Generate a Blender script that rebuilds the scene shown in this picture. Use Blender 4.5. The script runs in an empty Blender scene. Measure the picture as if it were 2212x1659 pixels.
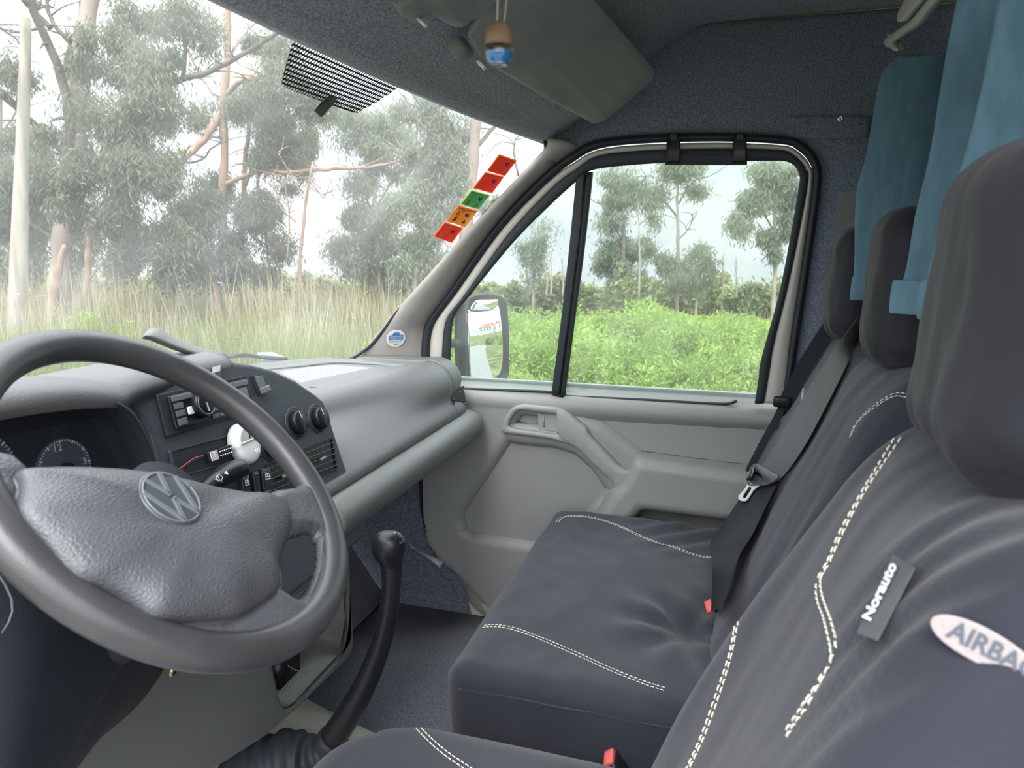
import bpy, math, random
import numpy as np
from mathutils import Vector, noise
from mathutils.bvhtree import BVHTree
SC = bpy.context.scene
COL = SC.collection
random.seed(4); RNG = np.random.default_rng(7)

# ------------------------------------------------------------------ camera, sky, light, exposure
F = 1600.; CX = 1106.; CY = 829.5                     # focal length / centre for the 2212 x 1659 frame
CAM = np.array([-1.15, -.46, 1.21]); YAW = math.radians(17.1); PIT = math.radians(11.2)
FW = np.array([math.cos(YAW)*math.cos(PIT), math.sin(YAW)*math.cos(PIT), -math.sin(PIT)])
RT = np.array([math.sin(YAW), -math.cos(YAW), 0.]); UP = np.cross(RT, FW)
cd = bpy.data.cameras.new('camera'); cam = bpy.data.objects.new('camera', cd); COL.objects.link(cam)
cam.location = CAM
cam.rotation_euler = Vector(FW).to_track_quat('-Z', 'Y').to_euler()
cd.sensor_width = 36; cd.lens = 36*F/2212; cd.clip_start = .02; cd.clip_end = 900
cd.dof.use_dof = True; cd.dof.focus_distance = 1.75; cd.dof.aperture_fstop = 9
SC.camera = cam
SC.view_settings.view_transform = 'Standard'; SC.view_settings.look = 'None'
SC.view_settings.gamma = 1; SC.view_settings.use_curve_mapping = False
SC.view_settings.exposure = .95
SC.cycles.max_bounces = 10; SC.cycles.diffuse_bounces = 5; SC.cycles.transparent_max_bounces = 24
SC.cycles.caustics_reflective = False; SC.cycles.caustics_refractive = False

def world():
    w = bpy.data.worlds.new('overcast_sky'); SC.world = w; w.use_nodes = True
    nt = w.node_tree; N = nt.nodes; L = nt.links; N.clear()
    tc = N.new('ShaderNodeTexCoord'); mp = N.new('ShaderNodeMapping'); mp.inputs['Scale'].default_value = (1.2, 1.2, 5)
    nz = N.new('ShaderNodeTexNoise'); nz.inputs['Scale'].default_value = 2.3; nz.inputs['Detail'].default_value = 7
    nz.inputs['Distortion'].default_value = .5
    cr = N.new('ShaderNodeValToRGB')
    cr.color_ramp.elements[0].position = .3; cr.color_ramp.elements[0].color = (.43, .47, .52, 1)
    cr.color_ramp.elements[1].position = .62; cr.color_ramp.elements[1].color = (.66, .67, .68, 1)
    # the cloud is thinner (brighter) behind the open driver's side
    sx = N.new('ShaderNodeSeparateXYZ')
    m1 = N.new('ShaderNodeMath'); m1.operation = 'MULTIPLY_ADD'; m1.inputs[1].default_value = -1.0; m1.inputs[2].default_value = .0
    m2 = N.new('ShaderNodeMath'); m2.operation = 'MAXIMUM'; m2.inputs[1].default_value = 0.
    m3 = N.new('ShaderNodeMath'); m3.operation = 'MULTIPLY_ADD'; m3.inputs[1].default_value = 2.2; m3.inputs[2].default_value = .95
    bg = N.new('ShaderNodeBackground'); out = N.new('ShaderNodeOutputWorld')
    L.new(tc.outputs['Generated'], mp.inputs[0]); L.new(mp.outputs[0], nz.inputs[0]); L.new(nz.outputs[0], cr.inputs[0])
    L.new(tc.outputs['Generated'], sx.inputs[0]); L.new(sx.outputs[0], m1.inputs[0]); L.new(m1.outputs[0], m2.inputs[0])
    z1 = N.new('ShaderNodeMath'); z1.operation = 'MAXIMUM'; z1.inputs[1].default_value = 0.; L.new(sx.outputs[2], z1.inputs[0])
    z2 = N.new('ShaderNodeMath'); z2.operation = 'POWER'; z2.inputs[1].default_value = 1.4; L.new(z1.outputs[0], z2.inputs[0])
    z3 = N.new('ShaderNodeMath'); z3.operation = 'MULTIPLY'; z3.inputs[1].default_value = 4.6; L.new(z2.outputs[0], z3.inputs[0])
    z4 = N.new('ShaderNodeMath'); z4.operation = 'ADD'; L.new(z3.outputs[0], z4.inputs[0]); L.new(m3.outputs[0], z4.inputs[1])
    L.new(m2.outputs[0], m3.inputs[0]); L.new(cr.outputs[0], bg.inputs[0]); L.new(z4.outputs[0], bg.inputs[1]); L.new(bg.outputs[0], out.inputs[0])
world()
sd = bpy.data.lights.new('veiled_sun', 'SUN'); sun = bpy.data.objects.new('veiled_sun', sd); COL.objects.link(sun)
sd.energy = 1.6; sd.angle = math.radians(35); sd.color = (1, .97, .92)
sun.rotation_euler = Vector((.62, .12, -.75)).to_track_quat('-Z', 'Y').to_euler()

# ------------------------------------------------------------------ geometry of the picture -> points in the cab
def ray(x, y): return FW + RT*(x-CX)/F - UP*(y-CY)/F
def oX(x, y, v): d = ray(x, y); return CAM + d*(v-CAM[0])/d[0]
def oY(x, y, v): d = ray(x, y); return CAM + d*(v-CAM[1])/d[1]
def oZ(x, y, v): d = ray(x, y); return CAM + d*(v-CAM[2])/d[2]
def oP(x, y, p, n): d = ray(x, y); n = np.array(n, float); return CAM + d*((np.array(p)-CAM)@n)/(d@n)
def far(x, y, D):
    d = ray(x, y); h = math.cos(YAW)*d[0]+math.sin(YAW)*d[1]; return CAM + d*D/h
LEAN = .09; DX = .86; SILL = .775
def oS(x, y, off=0):                                   # the leaning side wall / window plane
    return oP(x, y, (DX-off, 0, SILL), (1, 0, LEAN))
def crop(ox, oy, s, pts): return [(ox+a/s, oy+b/s) for a, b in pts]

# ------------------------------------------------------------------ object helpers
def tag(o, label=None, cat=None, group=None, kind=None):
    if label: o['label'] = label
    if cat: o['category'] = cat
    if group: o['group'] = group
    if kind: o['kind'] = kind
    return o
def thing(name, loc, label=None, cat=None, group=None, kind=None):
    o = bpy.data.objects.new(name, None); COL.objects.link(o); o.location = loc; o.empty_display_size = .05
    return tag(o, label, cat, group, kind)
def wloc(o):
    v = Vector((0, 0, 0))
    while o: v = v+o.location; o = o.parent
    return np.array(v)
def mk(name, V, Fc, m, parent=None, smooth=True, bevel=0, sub=0, solid=0, auto=None, origin=None):
    V = np.asarray(V, float)
    me = bpy.data.meshes.new(name)
    if parent is not None: org = wloc(parent)
    else: org = V.mean(0) if origin is None else np.array(origin)
    W = V-org
    if isinstance(Fc, np.ndarray):
        n, k = Fc.shape
        me.vertices.add(len(W)); me.vertices.foreach_set('co', W.astype(np.float32).ravel())
        me.loops.add(n*k); me.loops.foreach_set('vertex_index', Fc.astype(np.int32).ravel())
        me.polygons.add(n); me.polygons.foreach_set('loop_start', np.arange(0, n*k, k, dtype=np.int32))
        me.update(calc_edges=True)
    else:
        me.from_pydata([tuple(v) for v in W], [], [tuple(int(i) for i in f) for f in Fc])
    me.validate()
    me.materials.append(m)
    if smooth: me.polygons.foreach_set('use_smooth', [True]*len(me.polygons))
    o = bpy.data.objects.new(name, me); COL.objects.link(o)
    if parent is not None: o.parent = parent
    else: o.location = org
    if solid:
        md = o.modifiers.new('t', 'SOLIDIFY'); md.thickness = abs(solid); md.offset = -1 if solid > 0 else 1
    if bevel:
        md = o.modifiers.new('b', 'BEVEL'); md.width = bevel; md.segments = 3; md.limit_method = 'ANGLE'; md.angle_limit = math.radians(35)
    if sub:
        md = o.modifiers.new('s', 'SUBSURF'); md.levels = md.render_levels = sub
    if smooth and auto is not None:
        a = math.radians(auto)
        import bmesh
        bm = bmesh.new(); bm.from_mesh(me)
        for e in bm.edges:
            if len(e.link_faces) == 2 and e.calc_face_angle(0) > a: e.smooth = False
        bm.to_mesh(me); bm.free()
    return o
def join(parts):
    V = []; Fs = []; b = 0
    for v, f in parts:
        V.append(np.asarray(v, float)); Fs += [tuple(int(i)+b for i in q) for q in f]; b += len(v)
    return np.vstack(V), Fs
def smooth_line(P, n, closed=False, it=1):
    """Catmull-Rom through P, resampled to n points by length"""
    P = np.asarray(P, float); m = len(P)
    if it:
        Q = []
        segs = m if closed else m-1
        for i in range(segs):
            if closed: a, b, c, d = P[(i-1) % m], P[i], P[(i+1) % m], P[(i+2) % m]
            else: a, b, c, d = P[max(i-1, 0)], P[i], P[i+1], P[min(i+2, m-1)]
            for t in np.linspace(0, 1, 10, endpoint=False):
                Q.append(.5*((2*b)+(c-a)*t+(2*a-5*b+4*c-d)*t*t+(3*b-a-3*c+d)*t**3))
        if not closed: Q.append(P[-1])
        P = np.array(Q)
    if closed: P = np.vstack([P, P[:1]])
    s = np.r_[0, np.cumsum(np.linalg.norm(np.diff(P, axis=0), axis=1))]
    t = np.linspace(0, s[-1], n+1)[:-1] if closed else np.linspace(0, s[-1], n)
    return np.stack([np.interp(t, s, P[:, k]) for k in range(P.shape[1])], 1)
def smooth_uni(P, n):
    P = np.asarray(P, float); m = len(P); out = []
    for u in np.linspace(0, m-1, n):
        i = min(int(u), m-2); t = u-i; a, b, c, d = P[max(i-1, 0)], P[i], P[i+1], P[min(i+2, m-1)]
        out.append(.5*((2*b)+(c-a)*t+(2*a-5*b+4*c-d)*t*t+(3*b-a-3*c+d)*t**3))
    return np.array(out)
def gridf(nu, nv, cu=False, cv=False):
    Fs = []
    for i in range(nu if cu else nu-1):
        for j in range(nv if cv else nv-1):
            Fs.append((i*nv+j, ((i+1) % nu)*nv+j, ((i+1) % nu)*nv+(j+1) % nv, i*nv+(j+1) % nv))
    return Fs
def patch(name, rows, nu, nv, m, parent=None, solid=.004, flip=False, it=1, uni=False, **k):
    R = [smooth_line(r, nv, it=it) for r in rows]
    A = np.array(R)
    B = np.stack([smooth_uni(A[:, j], nu) if uni else smooth_line(A[:, j], nu, it=it) for j in range(nv)], 1)
    Fs = gridf(nu, nv)
    if flip: Fs = [f[::-1] for f in Fs]
    return mk(name, B.reshape(-1, 3), Fs, m, parent, solid=solid, **k)
def tube_g(P, R, n=12, cap=True, flat=None):
    P = np.asarray(P, float); k = len(P); R = np.broadcast_to(np.asarray(R, float), (k,)) if np.ndim(R) < 2 else np.asarray(R)
    T = np.gradient(P, axis=0); T /= np.linalg.norm(T, axis=1)[:, None]+1e-12
    a = np.array([0, 0, 1.]) if abs(T[0][2]) < .9 else np.array([1., 0, 0])
    u = np.cross(T[0], a); u /= np.linalg.norm(u); V = []
    for i in range(k):
        u = u-T[i]*(u@T[i]); u /= np.linalg.norm(u); v = np.cross(T[i], u)
        for j in range(n):
            t = 2*math.pi*j/n
            if R.ndim == 2: V.append(P[i]+u*math.cos(t)*R[i][0]+v*math.sin(t)*R[i][1])
            else: V.append(P[i]+(u*math.cos(t)+v*math.sin(t))*R[i])
    Fs = [(i*n+j, i*n+(j+1) % n, (i+1)*n+(j+1) % n, (i+1)*n+j) for i in range(k-1) for j in range(n)]
    if cap: Fs += [tuple(range(n))[::-1], tuple((k-1)*n+j for j in range(n))]
    return np.array(V), Fs
def tube(name, P, R, m, parent=None, n=12, ns=0, **k):
    if ns: P = smooth_line(P, ns); 
    if ns and np.ndim(R) == 1: R = np.interp(np.linspace(0, 1, ns), np.linspace(0, 1, len(R)), R)
    return mk(name, *tube_g(P, R, n), m, parent, **k)
def band(name, A, B, nrm, t, m, parent=None, closed=False, n=120, bulge=0., seg=8, back=True, it=1, **k):
    A = smooth_line(A, n, closed, it); B = smooth_line(B, n, closed, it); nrm = np.array(nrm, float); nrm /= np.linalg.norm(nrm)
    prof = []
    for i in range(seg+1):
        s = i/seg; e = min(s, 1-s)*seg
        h = 0 if e < .5 else (1 if e > 1.5 else .78)
        prof.append((s if 0 < i < seg else s, h*t+bulge*math.sin(math.pi*s)))
    prof = [(0, 0), (.001, .6*t), (.03, .9*t)]+[(s, t+bulge*math.sin(math.pi*s)) for s in np.linspace(.08, .92, seg)]+[(.97, .9*t), (.999, .6*t), (1, 0)]
    if back: prof += [(.5, -.001)]
    q = len(prof); V = np.zeros((n, q, 3))
    for j, (s, h) in enumerate(prof): V[:, j] = A*(1-s)+B*s+nrm*h
    Fs = gridf(n, q, closed, back)
    if not closed: Fs += [tuple(range(q)), tuple((n-1)*q+j for j in range(q))[::-1]]
    return mk(name, V.reshape(-1, 3), Fs, m, parent, **k)
def rbox_g(c, half, r, n=(12, 12, 12), fn=None):
    half = np.array(half, float); V = {}; Vl = []; Fs = []
    nx, ny, nz = n
    def vid(i, j, k):
        key = (i, j, k)
        if key not in V:
            # finer spacing toward the rounded edges
            q = np.array([math.sin((i/nx-.5)*math.pi)*.35+(2*i/nx-1)*.65, math.sin((j/ny-.5)*math.pi)*.35+(2*j/ny-1)*.65,
                          math.sin((k/nz-.5)*math.pi)*.35+(2*k/nz-1)*.65])*half
            rr = np.minimum(np.broadcast_to(r, (3,)), half)
            inn = np.clip(q, -(half-rr), half-rr); d = (q-inn)/rr; L = np.linalg.norm(d)
            m = np.abs(d).max()
            if L > 0: q = inn+d/L*m*rr
            V[key] = len(Vl); Vl.append(q+np.array(c))
        return V[key]
    for a in (0, nx):
        for j in range(ny):
            for k in range(nz):
                f = [vid(a, j, k), vid(a, j+1, k), vid(a, j+1, k+1), vid(a, j, k+1)]; Fs.append(f if a else f[::-1])
    for a in (0, ny):
        for i in range(nx):
            for k in range(nz):
                f = [vid(i, a, k), vid(i, a, k+1), vid(i+1, a, k+1), vid(i+1, a, k)]; Fs.append(f if a else f[::-1])
    for a in (0, nz):
        for i in range(nx):
            for j in range(ny):
                f = [vid(i, j, a), vid(i+1, j, a), vid(i+1, j+1, a), vid(i, j+1, a)]; Fs.append(f if a else f[::-1])
    Vl = np.array(Vl)
    if fn is not None: Vl = np.array([fn(p) for p in Vl])
    return Vl, Fs
def rbox(name, c, half, r, m, parent=None, n=(12, 12, 12), fn=None, **k):
    return mk(name, *rbox_g(c, half, r, n, fn), m, parent, **k)
def dome_g(outline, frame, prof, n=90, cen=None, closed=True):
    """outline: (u,v) list; frame: (origin,U,V,N); prof: list of (scale, height)"""
    O, U, Vv, N = frame
    P = smooth_line(np.array(outline, float), n, True); c = P.mean(0) if cen is None else np.array(cen)
    V = []
    for s, h in prof:
        Q = c+(P-c)*s
        V.append(O+Q[:, :1]*U+Q[:, 1:]*Vv+N*h)
    V = np.vstack(V); k = len(prof); Fs = []
    for i in range(k-1):
        for j in range(n): Fs.append((i*n+j, i*n+(j+1) % n, (i+1)*n+(j+1) % n, (i+1)*n+j))
    Fs.append(tuple((k-1)*n+j for j in range(n))); Fs.append(tuple(range(n))[::-1])
    return V, Fs
def dome(name, outline, frame, prof, m, parent=None, n=90, cen=None, **k):
    return mk(name, *dome_g(outline, frame, prof, n, cen), m, parent, **k)
def plate(name, P, off, m, parent=None, bevel=.0015, **k):
    """solid slab: outline P (3d), pushed by vector off"""
    P = np.array(P, float); n = len(P); off = np.array(off, float)
    V = np.vstack([P, P+off]); Fs = [tuple(range(n))[::-1], tuple(range(n, 2*n))]+[(i, (i+1) % n, n+(i+1) % n, n+i) for i in range(n)]
    return mk(name, V, Fs, m, parent, bevel=bevel, smooth=k.pop('smooth', False), **k)
def quad_map(quad):
    q = [np.array(p, float) for p in quad]          # bl, br, tr, tl
    def f(u, v, h=0):
        p = q[0]*(1-u)*(1-v)+q[1]*u*(1-v)+q[2]*u*v+q[3]*(1-u)*v
        if h:
            n = np.cross(q[1]-q[0], q[3]-q[0]); n /= np.linalg.norm(n); p = p+n*h
        return p
    return f
_tc = {}
def text_mesh(body, bold=0):
    key = (body, bold)
    if key in _tc: return _tc[key]
    c = bpy.data.curves.new('t', 'FONT'); c.body = body; c.offset = bold; c.resolution_u = 3
    o = bpy.data.objects.new('t', c); COL.objects.link(o)
    bpy.context.view_layer.update()
    dg = bpy.context.evaluated_depsgraph_get(); me = bpy.data.meshes.new_from_object(o.evaluated_get(dg))
    V = np.array([v.co[:] for v in me.vertices]); Fs = [tuple(p.vertices) for p in me.polygons]
    bpy.data.objects.remove(o); bpy.data.meshes.remove(me)
    lo = V.min(0); hi = V.max(0); V = (V-lo)/np.maximum(hi-lo, 1e-6)
    _tc[key] = (V, Fs, (hi-lo)[0]/max((hi-lo)[1], 1e-6)); return _tc[key]
def text_g(body, fmap, box, mirror=False, h=.0005, bold=0.):
    V, Fs, _ = text_mesh(body, bold); u0, v0, u1, v1 = box
    X = 1-V[:, 0] if mirror else V[:, 0]
    return np.array([fmap(u0+(u1-u0)*a, v0+(v1-v0)*b, h) for a, b in zip(X, V[:, 1])]), Fs
def text(name, body, fmap, box, m, parent, mirror=False, h=.0005, bold=0.):
    V, Fs = text_g(body, fmap, box, mirror, h, bold)
    return mk(name, V, Fs, m, parent, smooth=False)
def bvh(o):
    dg = bpy.context.evaluated_depsgraph_get(); ev = o.evaluated_get(dg); me = ev.to_mesh(); w = wloc(o)
    b = BVHTree.FromPolygons([Vector(np.array(v.co)+w) for v in me.vertices], [tuple(p.vertices) for p in me.polygons])
    ev.to_mesh_clear(); return b
def hit(b, x, y, near=False):
    d = Vector(ray(x, y)).normalized(); r = b.ray_cast(Vector(CAM), d)
    if r[0] is None:
        if not near: return None, None
        best = None                                  # just off the edge: the point of the ray nearest to the surface
        for t in np.linspace(.3, 3, 200):
            q = Vector(CAM)+d*float(t); f = b.find_nearest(q)
            if best is None or f[3] < best[0]: best = (f[3], np.array(q), f[1])
        n = best[2]
        if n.dot(d) > 0: n = -n
        return best[1], np.array(n)
    n = r[1]
    if n.dot(d) > 0: n = -n
    return np.array(r[0]), np.array(n)

# ------------------------------------------------------------------ materials
def nodes(name):
    m = bpy.data.materials.new(name); m.use_nodes = True; nt = m.node_tree; nt.nodes.clear(); return m, nt, nt.nodes, nt.links
def pm(name, col, rough=.6, bs=0, bh=0., spec=.5, metal=0., vs=0, va=0., sc=(1, 1, 1), coat=0., col2=None, voronoi=False, sheen=0., trans=0.):
    m, nt, N, L = nodes(name)
    b = N.new('ShaderNodeBsdfPrincipled'); o = N.new('ShaderNodeOutputMaterial'); L.new(b.outputs[0], o.inputs[0])
    b.inputs['Base Color'].default_value = (*col, 1); b.inputs['Roughness'].default_value = rough
    b.inputs['Metallic'].default_value = metal; b.inputs['Specular IOR Level'].default_value = spec
    b.inputs['Coat Weight'].default_value = coat; b.inputs['Sheen Weight'].default_value = sheen
    if trans: b.inputs['Transmission Weight'].default_value = trans
    tc = N.new('ShaderNodeTexCoord'); mp = N.new('ShaderNodeMapping'); mp.inputs['Scale'].default_value = sc; L.new(tc.outputs['Object'], mp.inputs[0])
    if bh:
        if voronoi:
            t = N.new('ShaderNodeTexVoronoi'); t.feature = 'DISTANCE_TO_EDGE'; ou = t.outputs[0]
        else:
            t = N.new('ShaderNodeTexNoise'); t.inputs['Detail'].default_value = 4; ou = t.outputs[0]
        t.inputs['Scale'].default_value = bs; L.new(mp.outputs[0], t.inputs['Vector'])
        bp = N.new('ShaderNodeBump'); bp.inputs['Strength'].default_value = bh; bp.inputs['Distance'].default_value = .002
        L.new(ou, bp.inputs['Height']); L.new(bp.outputs[0], b.inputs['Normal'])
    if va:
        t = N.new('ShaderNodeTexNoise'); t.inputs['Scale'].default_value = vs; t.inputs['Detail'].default_value = 5; L.new(mp.outputs[0], t.inputs['Vector'])
        cr = N.new('ShaderNodeValToRGB'); cr.color_ramp.elements[0].position = .35; cr.color_ramp.elements[1].position = .65
        c2 = col2 if col2 else tuple(min(1, c*(1+va)) for c in col)
        c1 = tuple(c*(1-va) for c in col) if not col2 else col
        cr.color_ramp.elements[0].color = (*c1, 1); cr.color_ramp.elements[1].color = (*c2, 1)
        L.new(t.outputs[0], cr.inputs[0]); L.new(cr.outputs[0], b.inputs['Base Color'])
    return m
M = {}
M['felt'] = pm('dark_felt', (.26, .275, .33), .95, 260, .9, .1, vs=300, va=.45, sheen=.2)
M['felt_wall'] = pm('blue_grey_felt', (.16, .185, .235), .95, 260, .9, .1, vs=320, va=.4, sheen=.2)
M['carpet'] = pm('blue_carpet', (.13, .145, .19), 1, 330, 1., .05, vs=160, va=.35, sheen=.3)
M['dash'] = pm('dash_vinyl', (.125, .125, .127), .44, 420, .35, .45)
M['dash_hi'] = pm('dash_plastic_grey', (.13, .133, .132), .42, 500, .2, .5)
M['console'] = pm('console_dark_plastic', (.045, .052, .062), .5, 500, .25, .45)
M['black'] = pm('black_plastic', (.010, .011, .014), .34, 300, .1, .35)
M['black_soft'] = pm('black_matte_plastic', (.018, .021, .028), .6, 300, .2, .4)
M['navy'] = pm('column_dark_plastic', (.012, .015, .022), .6, 500, .3, .4)
M['seal'] = pm('rubber_seal', (.022, .028, .034), .55, 200, .1, .4)
M['door'] = pm('door_panel_plastic', (.27, .272, .262), .5, 600, .15, .45)
M['door_hi'] = pm('door_handle_plastic', (.30, .302, .292), .45, 600, .1, .45)
M['pillar'] = pm('pillar_trim', (.40, .37, .34), .55, 500, .2, .4)
M['beige'] = pm('painted_beige_metal', (.52, .50, .45), .35, coat=.3)
M['paint_floor'] = pm('cream_floor_paint', (.27, .265, .225), .6, vs=9, va=.15)
M['wheel'] = pm('steering_wheel_vinyl', (.075, .077, .087), .40, 190, .45, .5, voronoi=True, sc=(1, 1.6, 1.2), vs=14, va=.14)
M['rim'] = pm('worn_rim_vinyl', (.05, .05, .053), .3, 500, .12, .5, vs=9, va=.2)
M['badge'] = pm('badge_grey', (.07, .077, .09), .3, coat=.2)
M['badge_hi'] = pm('badge_raised_grey', (.135, .145, .165), .3, coat=.2)
M['seat'] = pm('seat_cover_fabric', (.020, .022, .033), .68, 900, .5, .22, vs=3, va=.15, sheen=.2)
M['seat_dark'] = pm('seat_cover_side_fabric', (.014, .015, .021), .75, 700, .5, .35, sheen=.3)
M['seat_gloss'] = pm('headrest_fabric', (.015, .016, .022), .65, 700, .3, .25, sheen=.1)
M['thread'] = pm('cream_thread', (.68, .64, .55), .8)
M['belt'] = pm('belt_webbing', (.045, .046, .05), .7, 60, .9, .4, sc=(1, 1, 16), sheen=.2)
M['belt_dark'] = pm('belt_webbing_dark', (.012, .014, .02), .7, 60, .6, .3, sc=(1, 1, 16))
M['chrome'] = pm('bright_steel', (.75, .76, .77), .22, metal=1.)
M['buckle_grey'] = pm('buckle_grey_plastic', (.14, .15, .165), .45)
M['steel_tongue'] = pm('bright_belt_tongue', (.72, .72, .72), .4, metal=.2)
M['red'] = pm('buckle_red', (.62, .09, .08), .45)
M['white'] = pm('white_plastic', (.75, .76, .76), .45)
M['offwhite'] = pm('offwhite_plastic', (.50, .50, .47), .45)
M['label_white'] = pm('printed_white', (.8, .8, .8), .6)
M['label_pink'] = pm('airbag_tag_cloth', (.34, .30, .305), .8, 400, .4)
M['label_grey'] = pm('label_print_grey', (.09, .10, .13), .8)
M['tag_grey'] = pm('cloth_tag_grey', (.075, .08, .088), .85, 500, .4)
M['visor'] = pm('visor_fabric', (.20, .21, .205), .85, 300, .4, .2, vs=6, va=.12, sheen=.2)
M['wood'] = pm('bottle_cap_wood', (.20, .125, .07), .6, 60, .3, sc=(1, 1, .2), vs=30, va=.3)
M['liquid'] = pm('blue_perfume', (.02, .16, .42), .1, coat=.5)
M['string'] = pm('cord_grey', (.30, .27, .25), .9)
M['tray'] = pm('tray_carpet', (.22, .22, .27), 1, 300, 1., .05, vs=120, va=.5, sheen=.3)
M['slat'] = pm('vent_slat', (.10, .108, .115), .35)
M['dial'] = pm('dial_face', (.02, .022, .028), .5)
M['dial2'] = pm('dial_disc', (.10, .095, .12), .5)
M['print'] = pm('dial_print', (.8, .8, .76), .6)
M['glass_dark'] = pm('gauge_window', (.014, .02, .026), .12, coat=1.)
M['lcd'] = pm('display_glass', (.03, .04, .05), .08, coat=1.)
M['wire_red'] = pm('wire_red', (.3, .05, .035), .5)
M['bark'] = pm('eucalyptus_bark', (.22, .18, .15), .9, 3, .6, .1, vs=2.2, va=.3, sc=(1, 1, .25), col2=(.36, .30, .25))
M['bark_dark'] = pm('branch_bark', (.11, .095, .08), .9, 3, .6, .1, vs=3, va=.3)
M['bark_pink'] = pm('pink_bark', (.32, .21, .16), .9, 3, .6, .1, vs=2.5, va=.25, sc=(1, 1, .3))
M['pole'] = pm('weathered_pole', (.30, .27, .23), .9, 8, .8, .1, sc=(1, 1, .08), vs=7, va=.3)
M['asphalt'] = pm('asphalt', (.17, .165, .15), .9, 40, .5, vs=5, va=.15)
M['roof_tile'] = pm('roof_tile', (.28, .11, .07), .8)
M['house'] = pm('white_render', (.62, .60, .56), .8)
M['house_window'] = pm('dark_pane', (.05, .06, .07), .3)
M['soil'] = pm('ground_soil', (.11, .12, .05), 1, 3, .5, .05, vs=.8, va=.4)
M['mirror'] = pm('mirror_glass', (.86, .89, .9), .01, metal=1.)
def leafmat(name, c, c2, tr=.35, scale=.9, rough=.55):
    m, nt, N, L = nodes(name)
    o = N.new('ShaderNodeOutputMaterial'); tc = N.new('ShaderNodeTexCoord'); t = N.new('ShaderNodeTexNoise'); t.inputs['Scale'].default_value = scale
    t.inputs['Detail'].default_value = 6; t.inputs['Roughness'].default_value = .8
    cr = N.new('ShaderNodeValToRGB'); cr.color_ramp.elements[0].position = .36; cr.color_ramp.elements[1].position = .64
    cr.color_ramp.elements[0].color = (*c, 1); cr.color_ramp.elements[1].color = (*c2, 1)
    a = N.new('ShaderNodeBsdfPrincipled'); a.inputs['Roughness'].default_value = rough; a.inputs['Specular IOR Level'].default_value = .35
    b = N.new('ShaderNodeBsdfTranslucent'); mx = N.new('ShaderNodeMixShader'); mx.inputs[0].default_value = tr
    L.new(tc.outputs['Object'], t.inputs[0]); L.new(t.outputs[0], cr.inputs[0]); L.new(cr.outputs[0], a.inputs[0]); L.new(cr.outputs[0], b.inputs[0])
    L.new(a.outputs[0], mx.inputs[1]); L.new(b.outputs[0], mx.inputs[2]); L.new(mx.outputs[0], o.inputs[0]); return m
M['leaf_euc'] = leafmat('eucalyptus_leaf', (.10, .125, .085), (.22, .25, .16), .45)
M['leaf_euc2'] = leafmat('eucalyptus_leaf_pale', (.14, .18, .13), (.27, .31, .22), .45)
M['leaf_bush'] = leafmat('shrub_leaf', (.17, .27, .045), (.38, .50, .12), .45, 1.6)
M['leaf_yellow'] = leafmat('young_shrub_leaf', (.2, .33, .03), (.36, .5, .09), .4, 1.6)
M['leaf_olive'] = leafmat('olive_leaf', (.17, .21, .08), (.30, .33, .15), .35, .5)
M['grass'] = leafmat('long_grass', (.13, .18, .06), (.30, .34, .14), .4, .6)
M['grass_dry'] = leafmat('dry_reed', (.29, .25, .16), (.42, .36, .24), .3, .6)
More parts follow.
